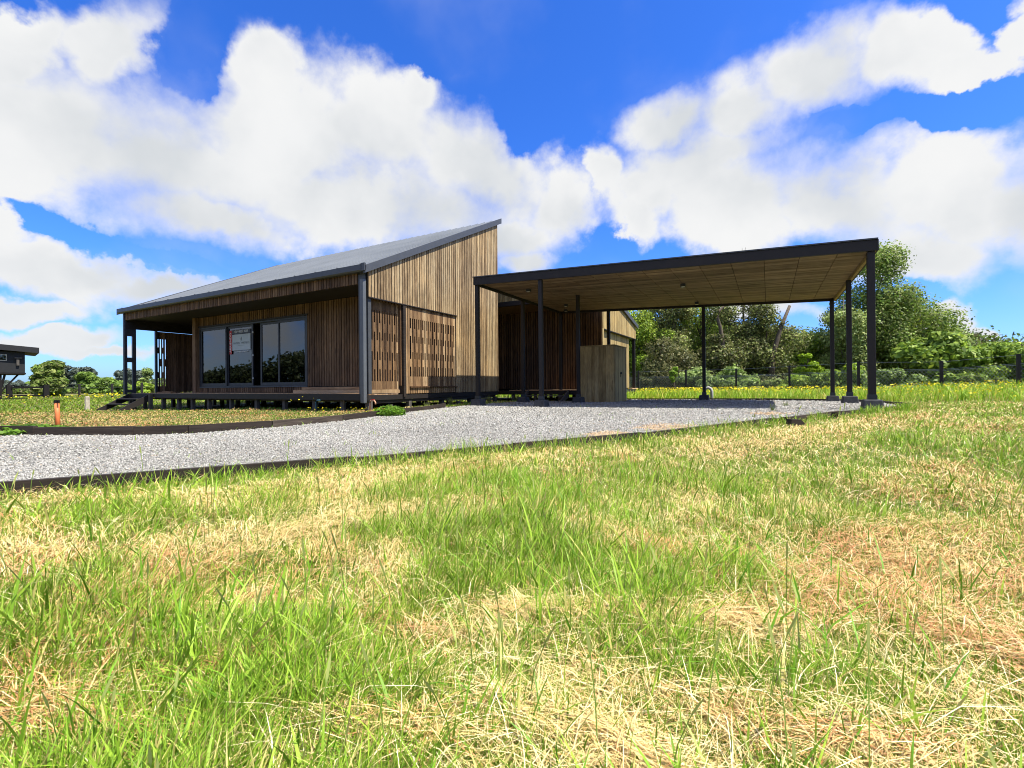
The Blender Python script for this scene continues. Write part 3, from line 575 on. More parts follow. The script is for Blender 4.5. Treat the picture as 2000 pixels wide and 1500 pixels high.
for k, (x, y) in enumerate(((2.46, 3.6), (2.4, 6.5), (6.45, 4.4), (6.4, 7.4), (1.95, 7.6))):
    e = bpy.data.objects.new('ceiling_light', None)
    mb = MB(); mb.box(x-.055, x+.055, y-.055, y+.055, zc(x)-.20, zc(x)-.128, .5); o = mb.build('ceiling_light', M_FRAME, CP_)
    MB().box(x-.04, x+.04, y-.04, y+.04, zc(x)-.206, zc(x)-.2005, .5).build('lens', M_WHITE, o)
# storage cabinet under the carport
e = empty('timber_cabinet', (3.8, 6.1, -.38), 'tall closed cabinet of vertical greenish boards standing on gravel under carport', 'cabinet')
bx0, bx1, by0, by1, bz0, bz1 = 3.27, 4.33, 5.5, 6.78, -.4, 1.33
mb = MB(); slats(mb, 0, bx0, bx1-.02, lambda a, b: (bz0, bz1, bz1), by0, by0+.025, .118, .115); slats(mb, 1, by0+.03, by1, lambda a, b: (bz0, bz1, bz1), bx1-.022, bx1, .118, .115)
mb.box(bx0+.01, bx1-.03, by0+.03, by1, bz0, bz1-.02, .5); o = mb.build('body', W_BOARD, e); o.matrix_parent_inverse = Matrix.Translation((-3.8, -6.1, .38))
mb = MB(); mb.box(bx0-.02, bx1+.02, by0-.02, by1+.02, bz1+.002, bz1+.03, .5); o = mb.build('lid', W_BOARD, e); o.matrix_parent_inverse = Matrix.Translation((-3.8, -6.1, .38))
mb = MB(); mb.box(bx1+.002, bx1+.015, by1-.06, by1, bz0, bz1, .9); o = mb.build('edge_batten', W_GABLE, e); o.matrix_parent_inverse = Matrix.Translation((-3.8, -6.1, .38))
mb = MB(); mb.tube([(bx1+.002, 6.17, .52), (bx1+.03, 6.17, .52)], .035, 10); mb.box(bx1+.002, bx1+.014, 6.155, 6.185, .4, .49, .5); o = mb.build('latch', M_BLACK, e); o.matrix_parent_inverse = Matrix.Translation((-3.8, -6.1, .38))

# ------------------------------------------------------------------ timber edging of the gravel
def edging(name, pts, label, hgt=.13, th=.05, stakes=(), side=1, stake_m=W_SLEEPER, sink=.08):
    e = empty(name, (0, 0, 0), label, 'edging')
    for k in range(len(pts)-1):
        (x0, y0), (x1, y1) = pts[k], pts[k+1]; dx, dy = x1-x0, y1-y0; l = math.hypot(dx, dy); n = max(1, round(l/2.2)); ux, uy = dx/l, dy/l; nx, ny = -uy*side, ux*side
        for q_ in range(n):
            a, b = q_*l/n, (q_+1)*l/n-.014; v = []
            for s in (a, b):
                x, y = x0+ux*s, y0+uy*s; zz = float(H(x, y)); zt = zz+hgt+random.uniform(-.012, .012)
                v += [(x, y, zz-sink), (x+nx*th, y+ny*th, zz-sink), (x+nx*th, y+ny*th, zt), (x, y, zt)]
            MB().add(v, [(0, 1, 2, 3), (7, 6, 5, 4), (0, 4, 5, 1), (1, 5, 6, 2), (2, 6, 7, 3), (3, 7, 4, 0)], random.uniform(.25, .6)).build('board', W_SLEEPER, e)
    for (x, y) in stakes:
        zz = float(H(x, y)); MB().box(x-.04, x+.04, y-.04, y+.04, zz-.1, zz+hgt+.01, .3).build('stake', stake_m, e)
    return e
G = [tuple(p) for p in GPOLY]
edging('near_edging', G[0:10], 'long low dark timber edging between gravel and foreground grass', .095, .045, side=-1, stakes=((8.52, -.62), (9.2, .42), (10.72, 3.35)))
edging('far_edging', G[15:26][::-1][0:], 'dark timber edging board between gravel and lawn before the house', .135, .05, side=1)
edging('rear_edging', [(1.2, 8.35), (10.5, 8.35), (10.62, 3.3)], 'low black timber edging behind the carport posts', .10, .05, side=1)
edging('entry_edging', [(1.3, 1.3), (1.2, 3.0), (1.1, 6.0)], 'short edging between gravel and the tall gable wall', .05, .05, side=1)

# ------------------------------------------------------------------ small things
e = empty('orange_pipe', (-2.29, -4.84, -.5), 'upright orange plastic pipe with black cap in the mown lawn', 'pipe')
MB().tube([(0, 0, -.05), (-.02, 0, .25), (-.045, 0, .45)], .033, 14).build('tube', M_ORANGE, e, True)
MB().tube([(-.045, 0, .44), (-.047, 0, .475)], .04, 14).box(-.14, .06, -.012, .012, .46, .485, .5).build('cap', M_BLACK, e)
o = MB().tube([(-12.39, -1, -.62), (-12.4, -1, -.12), (-12.4, -1, -.09)], [.075, .07, .05], 8).build('wooden_stake', M_STAKE); tag(o, 'short pale round stake standing in the grass left of the steps', 'stake')
e = empty('garden_tap', (0, 0, 0), 'pale standpipe tap beside the corner of the deck', 'tap')
MB().tube([(.14, -.1, -.5), (.14, -.1, -.22), (.16, -.1, -.16), (.3, -.12, -.155), (.36, -.14, -.2), (.37, -.15, -.24)], .018, 8).build('pipe', M_COPPER, e, True)
MB().box(.2, .29, -.13, -.1, -.14, -.125, .5).build('handle', M_RED, e)
MB().box(.07, .13, -.06, -.0, -.6, -.17, .5).build('post', M_STILT, e)
e = empty('water_riser', (0, 0, 0), 'thin bent blue water pipe rising before the house stilts', 'pipe')
MB().tube([(-1.55, -.25, -.5), (-1.55, -.25, -.2), (-1.5, -.25, -.16), (-1.4, -.25, -.16)], .02, 8).build('tube', M_BLUE, e, True)
e = empty('vent_pipe', (0, 0, 0), 'white plastic elbow vent pipe in tall grass behind carport post', 'pipe')
vx, vy = place(1385, 15.6); vz = height(1385, 757, 15.6)
MB().tube([(vx+.08, vy, vz-.7), (vx+.08, vy, vz-.12), (vx+.05, vy, vz-.04), (vx-.02, vy, vz), (vx-.1, vy, vz-.03), (vx-.14, vy, vz-.1)], .05, 10).build('tube', M_VENT, e, True)
# old stump chunk in the grass
sx_, sy_ = gp(1540, 828, -.36)
o = MB().prism([(0, 0), (.3, -.03), (.34, .03), (.1, .12), (-.02, .08)], 1, -.05, .05, .3).build('driftwood', W_SLEEPER); o.location = (sx_, sy_, float(H(sx_, sy_))+.02); o.rotation_euler = (0, .35, .6); tag(o, 'broken dark piece of wood lying in the mown grass', 'wood')

# fences
def wire_fence(name, pts, tops, label, net=True, pw=.05, sag=0.):
    e = empty(name, (0, 0, 0), label, 'fence')
    P3 = []
    for (x, y), tz in zip(pts, tops):
        gz = float(H(x, y)); MB().box(x-pw, x+pw, y-pw, y+pw, gz-.2, tz, .3).build('post', M_DARK, e); P3.append((x, y, gz, tz))
    mb = MB(); mn = MB()
    for a, b in zip(P3[:-1], P3[1:]):
        for fz in (.97, .74, .70): mb.tube([(a[0], a[1], a[2]+(a[3]-a[2])*fz), (b[0], b[1], b[2]+(b[3]-b[2])*fz)], .0055, 3, cap=False)
        if net:
            l = math.hypot(b[0]-a[0], b[1]-a[1]); n = int(l/.13)
            for s in (1, -1):
                for k in range(-5, n+5):
                    t0, t1 = k/n, (k+6*s)/n; z0, z1 = 0., 1.
                    def pt(t, h):
                        return (a[0]+(b[0]-a[0])*t, a[1]+(b[1]-a[1])*t, (a[2]+(b[2]-a[2])*t)+.02+h*.70*((a[3]-a[2])*(1-t)+(b[3]-b[2])*t))
                    lo, hi = 0., 1.
                    # clip the diagonal to the span
                    if t0 < 0: lo = max(lo, (0-t0)/(t1-t0)) if t1 > t0 else 2
                    if t0 > 1: lo = max(lo, (1-t0)/(t1-t0)) if t1 < t0 else 2
                    if t1 > 1: hi = min(hi, (1-t0)/(t1-t0))
                    if t1 < 0: hi = min(hi, (0-t0)/(t1-t0))
                    if hi-lo > .05: mn.tube([pt(t0+(t1-t0)*lo, lo), pt(t0+(t1-t0)*hi, hi)], .0045 if s == -1 else .003, 3, cap=False)
    mb.build('wire', M_WIRE, e)
    if net: mn.build('netting', M_WIRE, e)
    return e
FP = [(2170, 688, 13.2), (1990, 691, 15.5), (1839, 705, 18.3), (1677, 706, 20.7), (1542, 714, 24.5), (1438, 720, 27.5), (1340, 722, 30.4), (1247, 725, 33.3), (1150, 728, 36.0)]
wire_fence('mesh_fence', [place(a, d) for a, b, d in FP], [height(a, b, d) for a, b, d in FP], 'chain link fence on thin black posts before the trees on the right')
FL = [(90, 752, 46), (155, 750, 43), (219, 749, 40), (277, 747, 38), (340, 746, 36)]
wire_fence('field_fence', [place(a, d) for a, b, d in FL], [height(a, b, d) for a, b, d in FL], 'sparse wire fence on thin black posts in the left field', net=False, pw=.07)

# neighbouring cabin at the far left
NX, NY = place(49, 36); e = empty('stilted_cabin', (NX, NY, -.6), 'small black cabin raised on braced stilts at the left edge', 'cabin', rz=rad(77))
h0 = height(49, 731, 36)+.6; h1 = height(49, 690, 36)+.6
mb = MB(); mb.box(-6, 0, 0, 4, h0+.12, h1+.1, .5); mb.build('wall', M_COAL, e)
MB().box(-6.05, .05, -.05, 4.05, h0, h0+.115, .5).build('floor_slab', M_BLACK, e)
mb = MB(); mb.prism([(-6.6, h1+.62), (.75, h1+.02), (.75, h1+.44), (-6.6, h1+1.04)], 1, -.5, 4.5, .5); mb.build('roof', M_COAL, e)
wn = MB().box(-2.5, -.95, -.03, -.002, h1-.62, h1-.12, .5).build('window', M_STAKE, e); MB().box(-2.45, -1.0, -.036, -.031, h1-.56, h1-.16, .5).build('pane', M_GLASS, wn)
MB().box(-.55, -.15, -.2, -.01, h1-.42, h1-.34, .5).box(-.45, -.3, -.15, -.01, h1-.95, h1-.42, .5).build('wall_unit', M_STILT, e)
for x in (-5.5, -1.75, -1.3): MB().box(x-.09, x+.09, .1, .28, 0, h0, .5).build('stilt', M_BLACK, e)
for a_, b_ in ((-1.25, -.35), (-1.3, -1.05), (-1.75, -1.5)): MB().tube([(a_, .2, .6), (b_, .2, h0)], .07, 4).build('brace', M_BLACK, e)
MB().box(-6, -1.35, .0, .5, 0, .62, .5).build('lower_wall', M_FRAME, e)
ra = empty('rail_fence', (0, 0, 0), 'low black two rail fence beside the stilted cabin', 'fence')
pa, pb = Vector((*place(18, 34), 0)), Vector((*place(90, 34), 0)); za = height(18, 774, 34); zb = height(18, 753, 34)
for p in (pa, pb): MB().box(p.x-.14, p.x+.14, p.y-.14, p.y+.14, za-.1, zb+.03, .5).build('post', M_BLACK, ra)
for z0, z1 in ((za+.0, za+.1), (zb-.22, zb-.08)):
    MB().add([(pa.x, pa.y-.04, z0), (pb.x, pb.y-.04, z0), (pb.x, pb.y+.04, z0), (pa.x, pa.y+.04, z0), (pa.x, pa.y-.04, z1), (pb.x, pb.y-.04, z1), (pb.x, pb.y+.04, z1), (pa.x, pa.y+.04, z1)], [(3, 2, 1, 0), (4, 5, 6, 7), (0, 1, 5, 4), (1, 2, 6, 5), (2, 3, 7, 6), (3, 0, 4, 7)]).build('rail', M_BLACK, ra)

# ------------------------------------------------------------------ trees
def cards(C, Nrm, size, col, elong=1.5):
    n = len(C); r1 = rng.normal(size=(n, 3)); u = np.cross(Nrm, r1); u /= np.linalg.norm(u, axis=1)[:, None]+1e-9; v = np.cross(Nrm, u); v /= np.linalg.norm(v, axis=1)[:, None]+1e-9
    s = size[:, None]; a = C-u*s*elong/2; b = C+v*s*.42+Nrm*s*.12; c = C+u*s*elong/2; d = C-v*s*.42+Nrm*s*.12
    V = np.stack([a, b, c, d], 1).reshape(-1, 3); idx = np.arange(4*n); return V, idx, np.full(n, 4), np.repeat(col, 4, 0)
def tree(name, x, y, top, wid, label, cols, cat='tree', n=7000, leaf=.135, trunk=True, base=.15, bark=M_BARK, clumps=26, group=None, shape='round', ragged=.35, seed=0, gap=.0, lean=0):
    n = int(n*2.2); rs = np.random.default_rng(seed*17+3); gz = float(H(x, y)); h = top-gz
    e = empty(name, (x, y, gz), label, cat, group)
    cl = []
    for k in range(clumps):
        t = rs.uniform(base, 1); a = rs.uniform(0, 2*math.pi)
        if shape == 'round': prof = math.sin(math.pi*min(1, .12+.88*(1-t)**.75))**.6
        elif shape == 'cone': prof = (1-t)**.8+.05
        elif shape == 'column': prof = .55+.45*math.sin(math.pi*t)
        else: prof = 1.0 if t < .75 else (1-t)/.25*.7+.3
        rmax = wid/2*prof; r = rmax*math.sqrt(rs.uniform(0.05, 1))
        sz = rs.uniform(.16, .34)*wid*(.6+.4*prof); sz = min(sz, h*.28)
        cl.append((r*math.cos(a)*.85+lean*t, r*math.sin(a)*.85, max(t*h-sz*.35, sz*.5), sz, rs.uniform(.7, 1.25)))
    cl = np.array(cl); wts = cl[:, 3]**2; wts /= wts.sum(); k = rs.choice(len(cl), n, p=wts)
    dirs = rs.normal(size=(n, 3)); dirs /= np.linalg.norm(dirs, axis=1)[:, None]
    rad_ = rs.uniform(.25, 1, n)**.45; rad_ *= 1+ragged*(rs.random(n)-.5)
    C = cl[k, :3]+dirs*(cl[k, 3]*rad_)[:, None]*np.array([1, 1, .72]); ok = C[:, 2] > .02; C = C[ok]; k = k[ok]; dirs = dirs[ok]
    Nn = dirs*.8+rs.normal(size=C.shape)*.55+np.array([0, 0, .45]); Nn /= np.linalg.norm(Nn, axis=1)[:, None]
    base_c = np.array(cols)[rs.integers(0, len(cols), len(C))]; col = base_c*(cl[k, 4]*rs.uniform(.75, 1.3, len(C))*1.15)[:, None]
    V, idx, sz, cc = cards(C, Nn, rs.uniform(.6, 1.3, len(C))*leaf, col)
    rawmesh('crown', V, idx, sz, M_LEAF, cc, e)
    if trunk:
        mb = MB(); tr = max(.06, wid*.028); mb.tube([(0, 0, -.1), (lean*.2+wid*.02, 0, h*.3), (lean*.6-wid*.02, wid*.02, h*.62), (lean, 0, h*.9)], [tr, tr*.8, tr*.5, tr*.15], 7)
        for q_ in cl[rs.permutation(len(cl))[:min(12, len(cl))]]:
            z0 = min(q_[2]*.55, h*.6); mb.tube([(lean*z0/h, 0, z0), (q_[0]*.5+lean*z0/h*.5, q_[1]*.5, (z0+q_[2])/2*1.05), (q_[0], q_[1], q_[2]+q_[3]*.3)], [tr*.5, tr*.3, tr*.1], 5)
        mb.build('trunk', bark, e, True)
    return e
LIME = [(.24, .34, .035), (.33, .43, .055), (.15, .24, .025)]
MID = [(.15, .24, .04), (.22, .32, .06), (.10, .165, .025)]
OLIVE = [(.19, .235, .06), (.29, .33, .10), (.12, .15, .035)]
DARK = [(.065, .08, .025), (.12, .13, .045), (.19, .18, .075)]
PALE = [(.22, .30, .09), (.31, .38, .14), (.15, .22, .06)]
PINE = [(.085, .115, .09), (.11, .14, .11), (.13, .155, .12)]
def T(px, depth, toppy, wpx, label, cols, **k):
    x, y = place(px, depth); return tree(k.pop('name', 'leafy_tree'), x, y, height(px, toppy, depth), wpx*depth/F, label, cols, **k)
gR = 'trees beyond the right fence'
T(1252, 37, 578, 110, 'light green tree rising directly beside the rear wing roof', LIME, seed=1, group=gR, n=8000, base=.1)
T(1305, 39, 560, 130, 'tall brownish olive tree choked with ivy, second beyond the rear wing', OLIVE+DARK, seed=2, group=gR, n=9000, base=.2)
T(1296, 35, 655, 120, 'dark low thicket tree behind the small sapling', DARK, seed=3, group=gR, n=6000, base=.0, shape='full', cat='shrub', name='thicket')
T(1372, 41, 562, 130, 'yellow green leafy tree behind the lone rear carport post', LIME+OLIVE, seed=4, group=gR, n=8500, base=.1)
T(1400, 35, 655, 86, 'dark ivy covered tree mass with a bare curved trunk above', DARK+DARK+OLIVE, seed=5, group=gR, n=6500, base=.0, shape='full', name='ivy_tree')
T(1455, 38, 548, 110, 'tall dark airy tree in the middle of the carport opening', OLIVE+DARK, seed=6, group=gR, n=7500, base=.05, ragged=.7)
T(1500, 36.5, 610, 120, 'dark dense tree beneath the leaning bare trunk', DARK+OLIVE, seed=7, group=gR, n=8500, base=.0, shape='full')
T(1560, 40, 640, 110, 'bright green rounded tree behind the lime bush', LIME+MID, seed=8, group=gR, n=7000, base=.05)
T(1612, 39, 648, 100, 'mid green tree seen between the rear right carport posts', MID+LIME, seed=9, group=gR, n=6500, base=.05)
T(1700, 37, 484, 150, 'tallest tree, olive crown rising above the right carport corner', MID+OLIVE, seed=10, group=gR, n=15000, base=.12, shape='column', clumps=44, ragged=.6, bark=M_PALEBARK)
T(1650, 35.5, 560, 110, 'olive tree just left of the tallest tree with pale limbs', OLIVE+PALE, seed=22, group=gR, n=8000, base=.1, ragged=.7, bark=M_PALEBARK)
T(1775, 37, 565, 150, 'wide yellow green tree right of the tallest with wispy outer twigs', LIME+OLIVE+MID, seed=11, group=gR, n=12000, base=.08, ragged=.6, clumps=36)
T(1815, 36, 612, 90, 'pale feathery tree leaning out to the right above the broadleaf bush', PALE+OLIVE, seed=12, group=gR, n=3500, base=.45, ragged=.9, clumps=14, lean=.6)
T(1835, 31, 655, 130, 'bright green broadleaf bush behind the second fence post from right', LIME+MID, seed=13, group=gR, n=9000, base=.0, shape='full', leaf=.24, cat='shrub', name='broadleaf_bush', trunk=False)
T(1945, 30, 672, 150, 'rounded green bush at the right, left of the last fence post', MID+LIME, seed=14, group=gR, n=8500, base=.0, shape='full', cat='shrub', name='broadleaf_bush', trunk=False)
T(2080, 28, 668, 170, 'leafy bush cut by the right edge of the picture', MID+LIME, seed=15, group=gR, n=7000, base=.0, shape='full', cat='shrub', name='broadleaf_bush', trunk=False)
T(1578, 31, 688, 38, 'small vivid lime yellow bush under the right carport posts', [(.24, .36, .015), (.30, .42, .03), (.18, .28, .01)], seed=16, n=1800, base=.15, leaf=.12, cat='shrub', name='lime_bush', clumps=12)
T(1317, 29.5, 716, 20, 'small bright green sapling right before the dark thicket', [(.20, .32, .03), (.14, .24, .02)], seed=17, n=500, base=.35, leaf=.09, name='sapling', clumps=8)
for k, (px, d, tp, wp, lb, cs) in enumerate(((1360, 32.5, 722, 70, 'pale undergrowth shrub left of the lone rear post', PALE), (1440, 31, 718, 90, 'variegated pale green shrub against the fence in mid carport', PALE+MID), (1500, 30, 738, 80, 'low greyish shrub at the foot of the dark tree', OLIVE+PALE), (1275, 34, 735, 70, 'low dark shrub next to the rear wing corner', DARK+OLIVE),
        (1625, 27, 722, 80, 'green shrub between the two rear right carport posts', MID+LIME), (1740, 25, 724, 110, 'pale bluish green shrub right of the front right post', PALE+MID), (1670, 26, 715, 50, 'yellow green shrub behind the third fence post from right', LIME), (1900, 24, 735, 120, 'dark green low shrub between the last two fence posts', MID+OLIVE), (1555, 28.5, 735, 70, 'yellowish low shrub under the lime bush', LIME))):
    T(px, d, tp, wp, lb, cs, seed=30+k, n=3200, base=0., shape='full', ragged=.8, leaf=.13, trunk=False, cat='shrub', name='shrub', clumps=16, group='undergrowth shrubs along the right fence')
# bare trunks
x0, y0 = place(1508, 35.2); x1, y1 = place(1544, 35.2)
o = MB().tube([(x0, y0, -.5), (x0, y0, height(1510, 700, 35)), (place(1526, 35.2)[0], place(1526, 35.2)[1], height(1526, 640, 35.2)), (x1, y1, height(1544, 597, 35.2))], [.24, .19, .14, .10], 8).build('bare_trunk', M_BARK, None, True); tag(o, 'thick bare broken trunk leaning right above the dark trees', 'dead tree')
pts = [(1412, 668), (1408, 640), (1403, 622), (1407, 606), (1418, 596), (1432, 590)]
o = MB().tube([(place(a, 34.4)[0], place(a, 34.4)[1], -.4) for a, b in pts[:1]]+[(place(a, 34.4)[0], place(a, 34.4)[1], height(a, b, 34.4)) for a, b in pts], [.2, .16, .13, .11, .10, .07, .04], 7).build('bare_trunk', M_BARK, None, True); tag(o, 'thin curved bare trunk above the ivy covered mass', 'dead tree')
mb = MB(); bx, by = place(1452, 39)
tw = height(1452, 484, 39)
for a, b, c in ((0, 0, 0), (.5, 0, -.3), (-.6, 0, -.2), (.9, 0, -.6), (-.9, .1, -.7), (.25, .1, .0)): mb.tube([(bx, by, tw-2.2), (bx+a*.5, by+b, tw-.9), (bx+a, by, tw+c)], [.05, .03, .012], 4)
mb.tube([(bx, by, -.5), (bx+.1, by, 3), (bx, by, tw-2.2)], [.2, .12, .05], 6)
o = mb.build('twiggy_tree', M_PALEBARK); tag(o, 'leafless twig top showing above the carport roof edge', 'dead tree')
# left background
gL = 'trees across the left field'
T(94, 47, 708, 50, 'broad pale green tree just right of the stilted cabin', MID+OLIVE, seed=50, group=gL, n=9000, base=.0, leaf=.25, shape='round')
T(168, 75, 719, 30, 'slim green tree behind the second field fence post', MID, seed=51, group=gL, n=3500, base=.0, leaf=.3)
T(285, 62, 716, 18, 'thin airy greyish tree beside the corner column of the deck', PALE, seed=52, group=gL, n=700, base=.2, leaf=.2, ragged=.9)
T(205, 70, 740, 50, 'rounded bright green bush left of the corner column', MID, seed=53, group=gL, n=3000, base=.0, shape='full', leaf=.3, cat='shrub', name='field_bush', trunk=False)
T(240, 66, 745, 50, 'low green bush at the foot of the corner column', MID, seed=54, group=gL, n=2500, base=.0, shape='full', leaf=.3, cat='shrub', name='field_bush', trunk=False)
T(275, 58, 748, 40, 'yellowish bush seen through the porch opening', LIME, seed=55, group=gL, n=2200, base=.0, shape='full', leaf=.25, cat='shrub', name='field_bush', trunk=False)
for k, (px, tp, wp, lb) in enumerate(((128, 716, 22, 'dark distant pine right beside the broad pale tree'), (155, 718, 24, 'dark distant pine left of the slim green tree'), (177, 716, 22, 'dark distant pine right of the slim green tree'), (243, 722, 30, 'dark distant pine behind the corner column'), (268, 724, 26, 'dark distant pine seen in the porch opening'), (25, 745, 40, 'distant dark tree under the stilted cabin'))):
    T(px, 170, tp, wp, lb, PINE, seed=60+k, n=2200, base=.1, leaf=.75, shape='round', cat='pine', name='pine_tree', group='dark pines on the left horizon')
# far hedge and woods that read as one mass
def wood_mass(name, pts, hts, wdt, n, cols, leaf, label, seed):
    rs = np.random.default_rng(seed); pts = np.array(pts, float); seg = rs.integers(0, len(pts)-1, n); t = rs.random(n); c = pts[seg]*(1-t)[:, None]+pts[seg+1]*t[:, None]
    c += rs.normal(size=c.shape)*wdt/3; hh = (np.array(hts)[seg]*(1-t)+np.array(hts)[seg+1]*t)*(.55+.75*fbm(c[:, 0], c[:, 1], 9, seed)); z = H(c[:, 0], c[:, 1])+hh*rs.random(n)**.6
    C = np.column_stack([c, z]); Nn = rs.normal(size=C.shape)+np.array([0, 0, .6]); Nn /= np.linalg.norm(Nn, axis=1)[:, None]
    col = np.array(cols)[rs.integers(0, len(cols), n)]*rs.uniform(.7, 1.3, n)[:, None]*(.7+.7*fbm(c[:, 0], c[:, 1], 14, seed+5))[:, None]
    V, idx, sz, cc = cards(C, Nn, rs.uniform(.6, 1.3, n)*leaf, col); o = rawmesh(name, V, idx, sz, M_LEAF, cc); tag(o, label, 'wood', kind='stuff'); return o
wood_mass('far_hedge', [place(-400, 60), place(0, 72), place(150, 78), place(300, 74), place(500, 72), place(800, 66), place(1100, 60), place(1300, 54)], [2.0, .9, .9, 1.0, 3, 4, 5, 6], 5, 26000, MID+DARK, .35, 'far green hedge closing the field behind the house', 70)
wood_mass('far_wood', [place(-600, 190), place(0, 200), place(150, 210), place(300, 200), place(700, 190), place(1200, 170)], [5, 2.6, 3.2, 4, 5, 6], 22, 16000, PINE+MID, 1.4, 'distant dark woodland along the left horizon', 71)
wood_mass('right_wood', [place(1180, 44), place(1300, 46), place(1400, 46), place(1500, 45), place(1640, 46), place(1800, 44), place(1950, 42), place(2300, 34), place(2900, 30)], [6.5, 7, 7, 6, 5.2, 6, 4.2, 4, 5], 4, 85000, DARK+MID, .21, 'dense green wood behind the individual trees on the right', 72)
# wood beside and behind the photographer, seen mirrored in the door glass
wood_mass('mirrored_wood', [(-95, 5), (-80, -12), (-60, -26), (-40, -34), (-15, -42), (20, -45), (50, -35), (60, 0)], [1.5, 2.0, 3.0, 5.5, 8, 9, 8, 7], 5, 60000, [(.04, .06, .03), (.07, .09, .04), (.10, .12, .05)], .4, 'evergreen wood across the field mirrored in the door glass', 73)

# ------------------------------------------------------------------ leafy weeds and tufts
def weeds(name, x, y, r, hgt, n, cols, leaf, label, cat='plant'):
    gz = float(H(x, y)); rs = np.random.default_rng(int(abs(x*100+y*10))+1)
    a = rs.uniform(0, 6.283, n); q_ = r*np.sqrt(rs.random(n)); z = hgt*rs.random(n)*(1-.5*(q_/r)**2)
    C = np.column_stack([x+q_*np.cos(a), y+q_*np.sin(a), gz+.02+z]); Nn = rs.normal(size=C.shape)*.5+np.array([0, 0, 1]); Nn /= np.linalg.norm(Nn, axis=1)[:, None]
    V, idx, sz, cc = cards(C, Nn, rs.uniform(.6, 1.3, n)*leaf, np.array(cols)[rs.integers(0, len(cols), n)]*rs.uniform(.7, 1.3, n)[:, None], 1.3)
    o = rawmesh(name, V, idx, sz, M_LEAF, cc); tag(o, label, cat); return o
GW = [(.13, .26, .02), (.18, .32, .035), (.08, .18, .015)]
weeds('leafy_weed', 1.95, -1.35, .30, .22, 700, GW, .05, 'bright green leafy weed spilling over the edging near the house corner')
weeds('leafy_weed', -.35, -5.85, .55, .12, 1100, GW, .05, 'low nettle patch growing on the gravel at the far left')
def tuft(name, x, y, n, hgt, spread, cols, label, wd=.006, cat='plant'):
    gz = float(H(x, y)); mb = MB(); vs = []; fs = []; cs = []
    for k in range(n):
        a = random.uniform(0, 6.283); h = hgt*random.uniform(.5, 1.1); s = spread*random.uniform(.2, 1); bx, by = x+random.gauss(0, .025), y+random.gauss(0, .025); c = np.array(random.choice(cols))*random.uniform(.8, 1.25)
        px_, py_ = -math.sin(a)*wd, math.cos(a)*wd; b0 = len(vs)
        for t in (0, .35, .7, 1): 
            w_ = (1-t**1.5); cx, cy, cz = bx+math.cos(a)*s*t*t, by+math.sin(a)*s*t*t, gz+h*(t-.25*t*t*s/max(h, .01))
            vs += [(cx-px_*w_, cy-py_*w_, cz), (cx+px_*w_, cy+py_*w_, cz)]; cs += [c, c]
        for q_ in range(3): fs += [b0+2*q_, b0+2*q_+1, b0+2*q_+3, b0+2*q_+2]
    o = rawmesh(name, np.array(vs), np.array(fs), np.full(len(fs)//4, 4), M_GRASS, np.array(cs)); tag(o, label, cat); return o
GG = [(.2, .24, .06), (.14, .2, .04), (.36, .32, .12)]
gt_ = 'ornamental grass tufts along the gable wall'
for (x, y, n, h, lb) in ((.55, 2.5, 60, .3, 'spiky green grass tuft under the middle of the gable wall'), (.5, 4.6, 70, .32, 'green grass tuft beside the front left carport post'), (.6, 6.3, 60, .34, 'yellowish grass tuft at the right end of the gable wall'), (.45, 1.6, 30, .22, 'wispy grass tuft below the slatted screen post'), (1.0, 6.5, 24, .25, 'small dry tuft before the rear entry deck')):
    o = tuft('grass_tuft', x, y, n, h, .22, GG, lb); o['group'] = gt_
for (px, py, n, h, lb) in ((1510, 806, 26, .2, 'lone green tuft growing in the gravel below the carport'), (1535, 797, 40, .16, 'dark green tuft on gravel right of the carport shadow')):
    gx_, gy_ = gp(px, py, -.36); tuft('gravel_tuft', gx_, gy_, n, h, .12, GG[:2], lb)

# ------------------------------------------------------------------ gravel stones
def polar(n, r0, r1, a0=-1.15, a1=1.15, p=1.0):
    r = r0*(r1/r0)**rng.random(n); a = rng.uniform(a0, a1, n)+YAW; return CAM[0]+r*np.sin(a), CAM[1]+r*np.cos(a), r
x, y, r = polar(1100000, 1.9, 17); ok = inpoly(x, y); x, y, r = x[ok], y[ok], r[ok]
n = len(x); s = np.maximum(.0075, .0018*r)*rng.uniform(.55, 1.35, n)*.9
base = np.array([(1, 0, 0), (-1, 0, 0), (0, 1, 0), (0, -1, 0), (0, 0, 1), (0, 0, -1)], float)
P = base[None]*np.stack([s*rng.uniform(.8, 1.5, n), s*rng.uniform(.6, 1.1, n), s*rng.uniform(.35, .8, n)], -1)[:, None, :]
P += rng.normal(size=P.shape)*(s*.22)[:, None, None]
th = rng.uniform(0, 6.283, n); ti = rng.normal(0, .45, n); ct, st = np.cos(ti)[:, None], np.sin(ti)[:, None]
X1 = P[..., 0]*ct-P[..., 2]*st; Z1 = P[..., 0]*st+P[..., 2]*ct; c, s_ = np.cos(th)[:, None], np.sin(th)[:, None]
XX = X1*c-P[..., 1]*s_; YY = X1*s_+P[..., 1]*c
V = np.stack([XX+x[:, None], YY+y[:, None], Z1+(H(x, y)+.024+rng.random(n)*s*.7)[:, None]], -1).reshape(-1, 3)
tri = np.array([(0, 2, 4), (2, 1, 4), (1, 3, 4), (3, 0, 4), (2, 0, 5), (1, 2, 5), (3, 1, 5), (0, 3, 5)])
fi = (tri[None]+(np.arange(n)*6)[:, None, None]).reshape(-1)
g = np.clip(rng.normal(.29, .085, n), .07, .55); col = np.stack([g*1.02, g, g*.92], -1); col[rng.random(n) < .03] *= np.array([1.05, .88, .7])
pd = np.zeros(n)
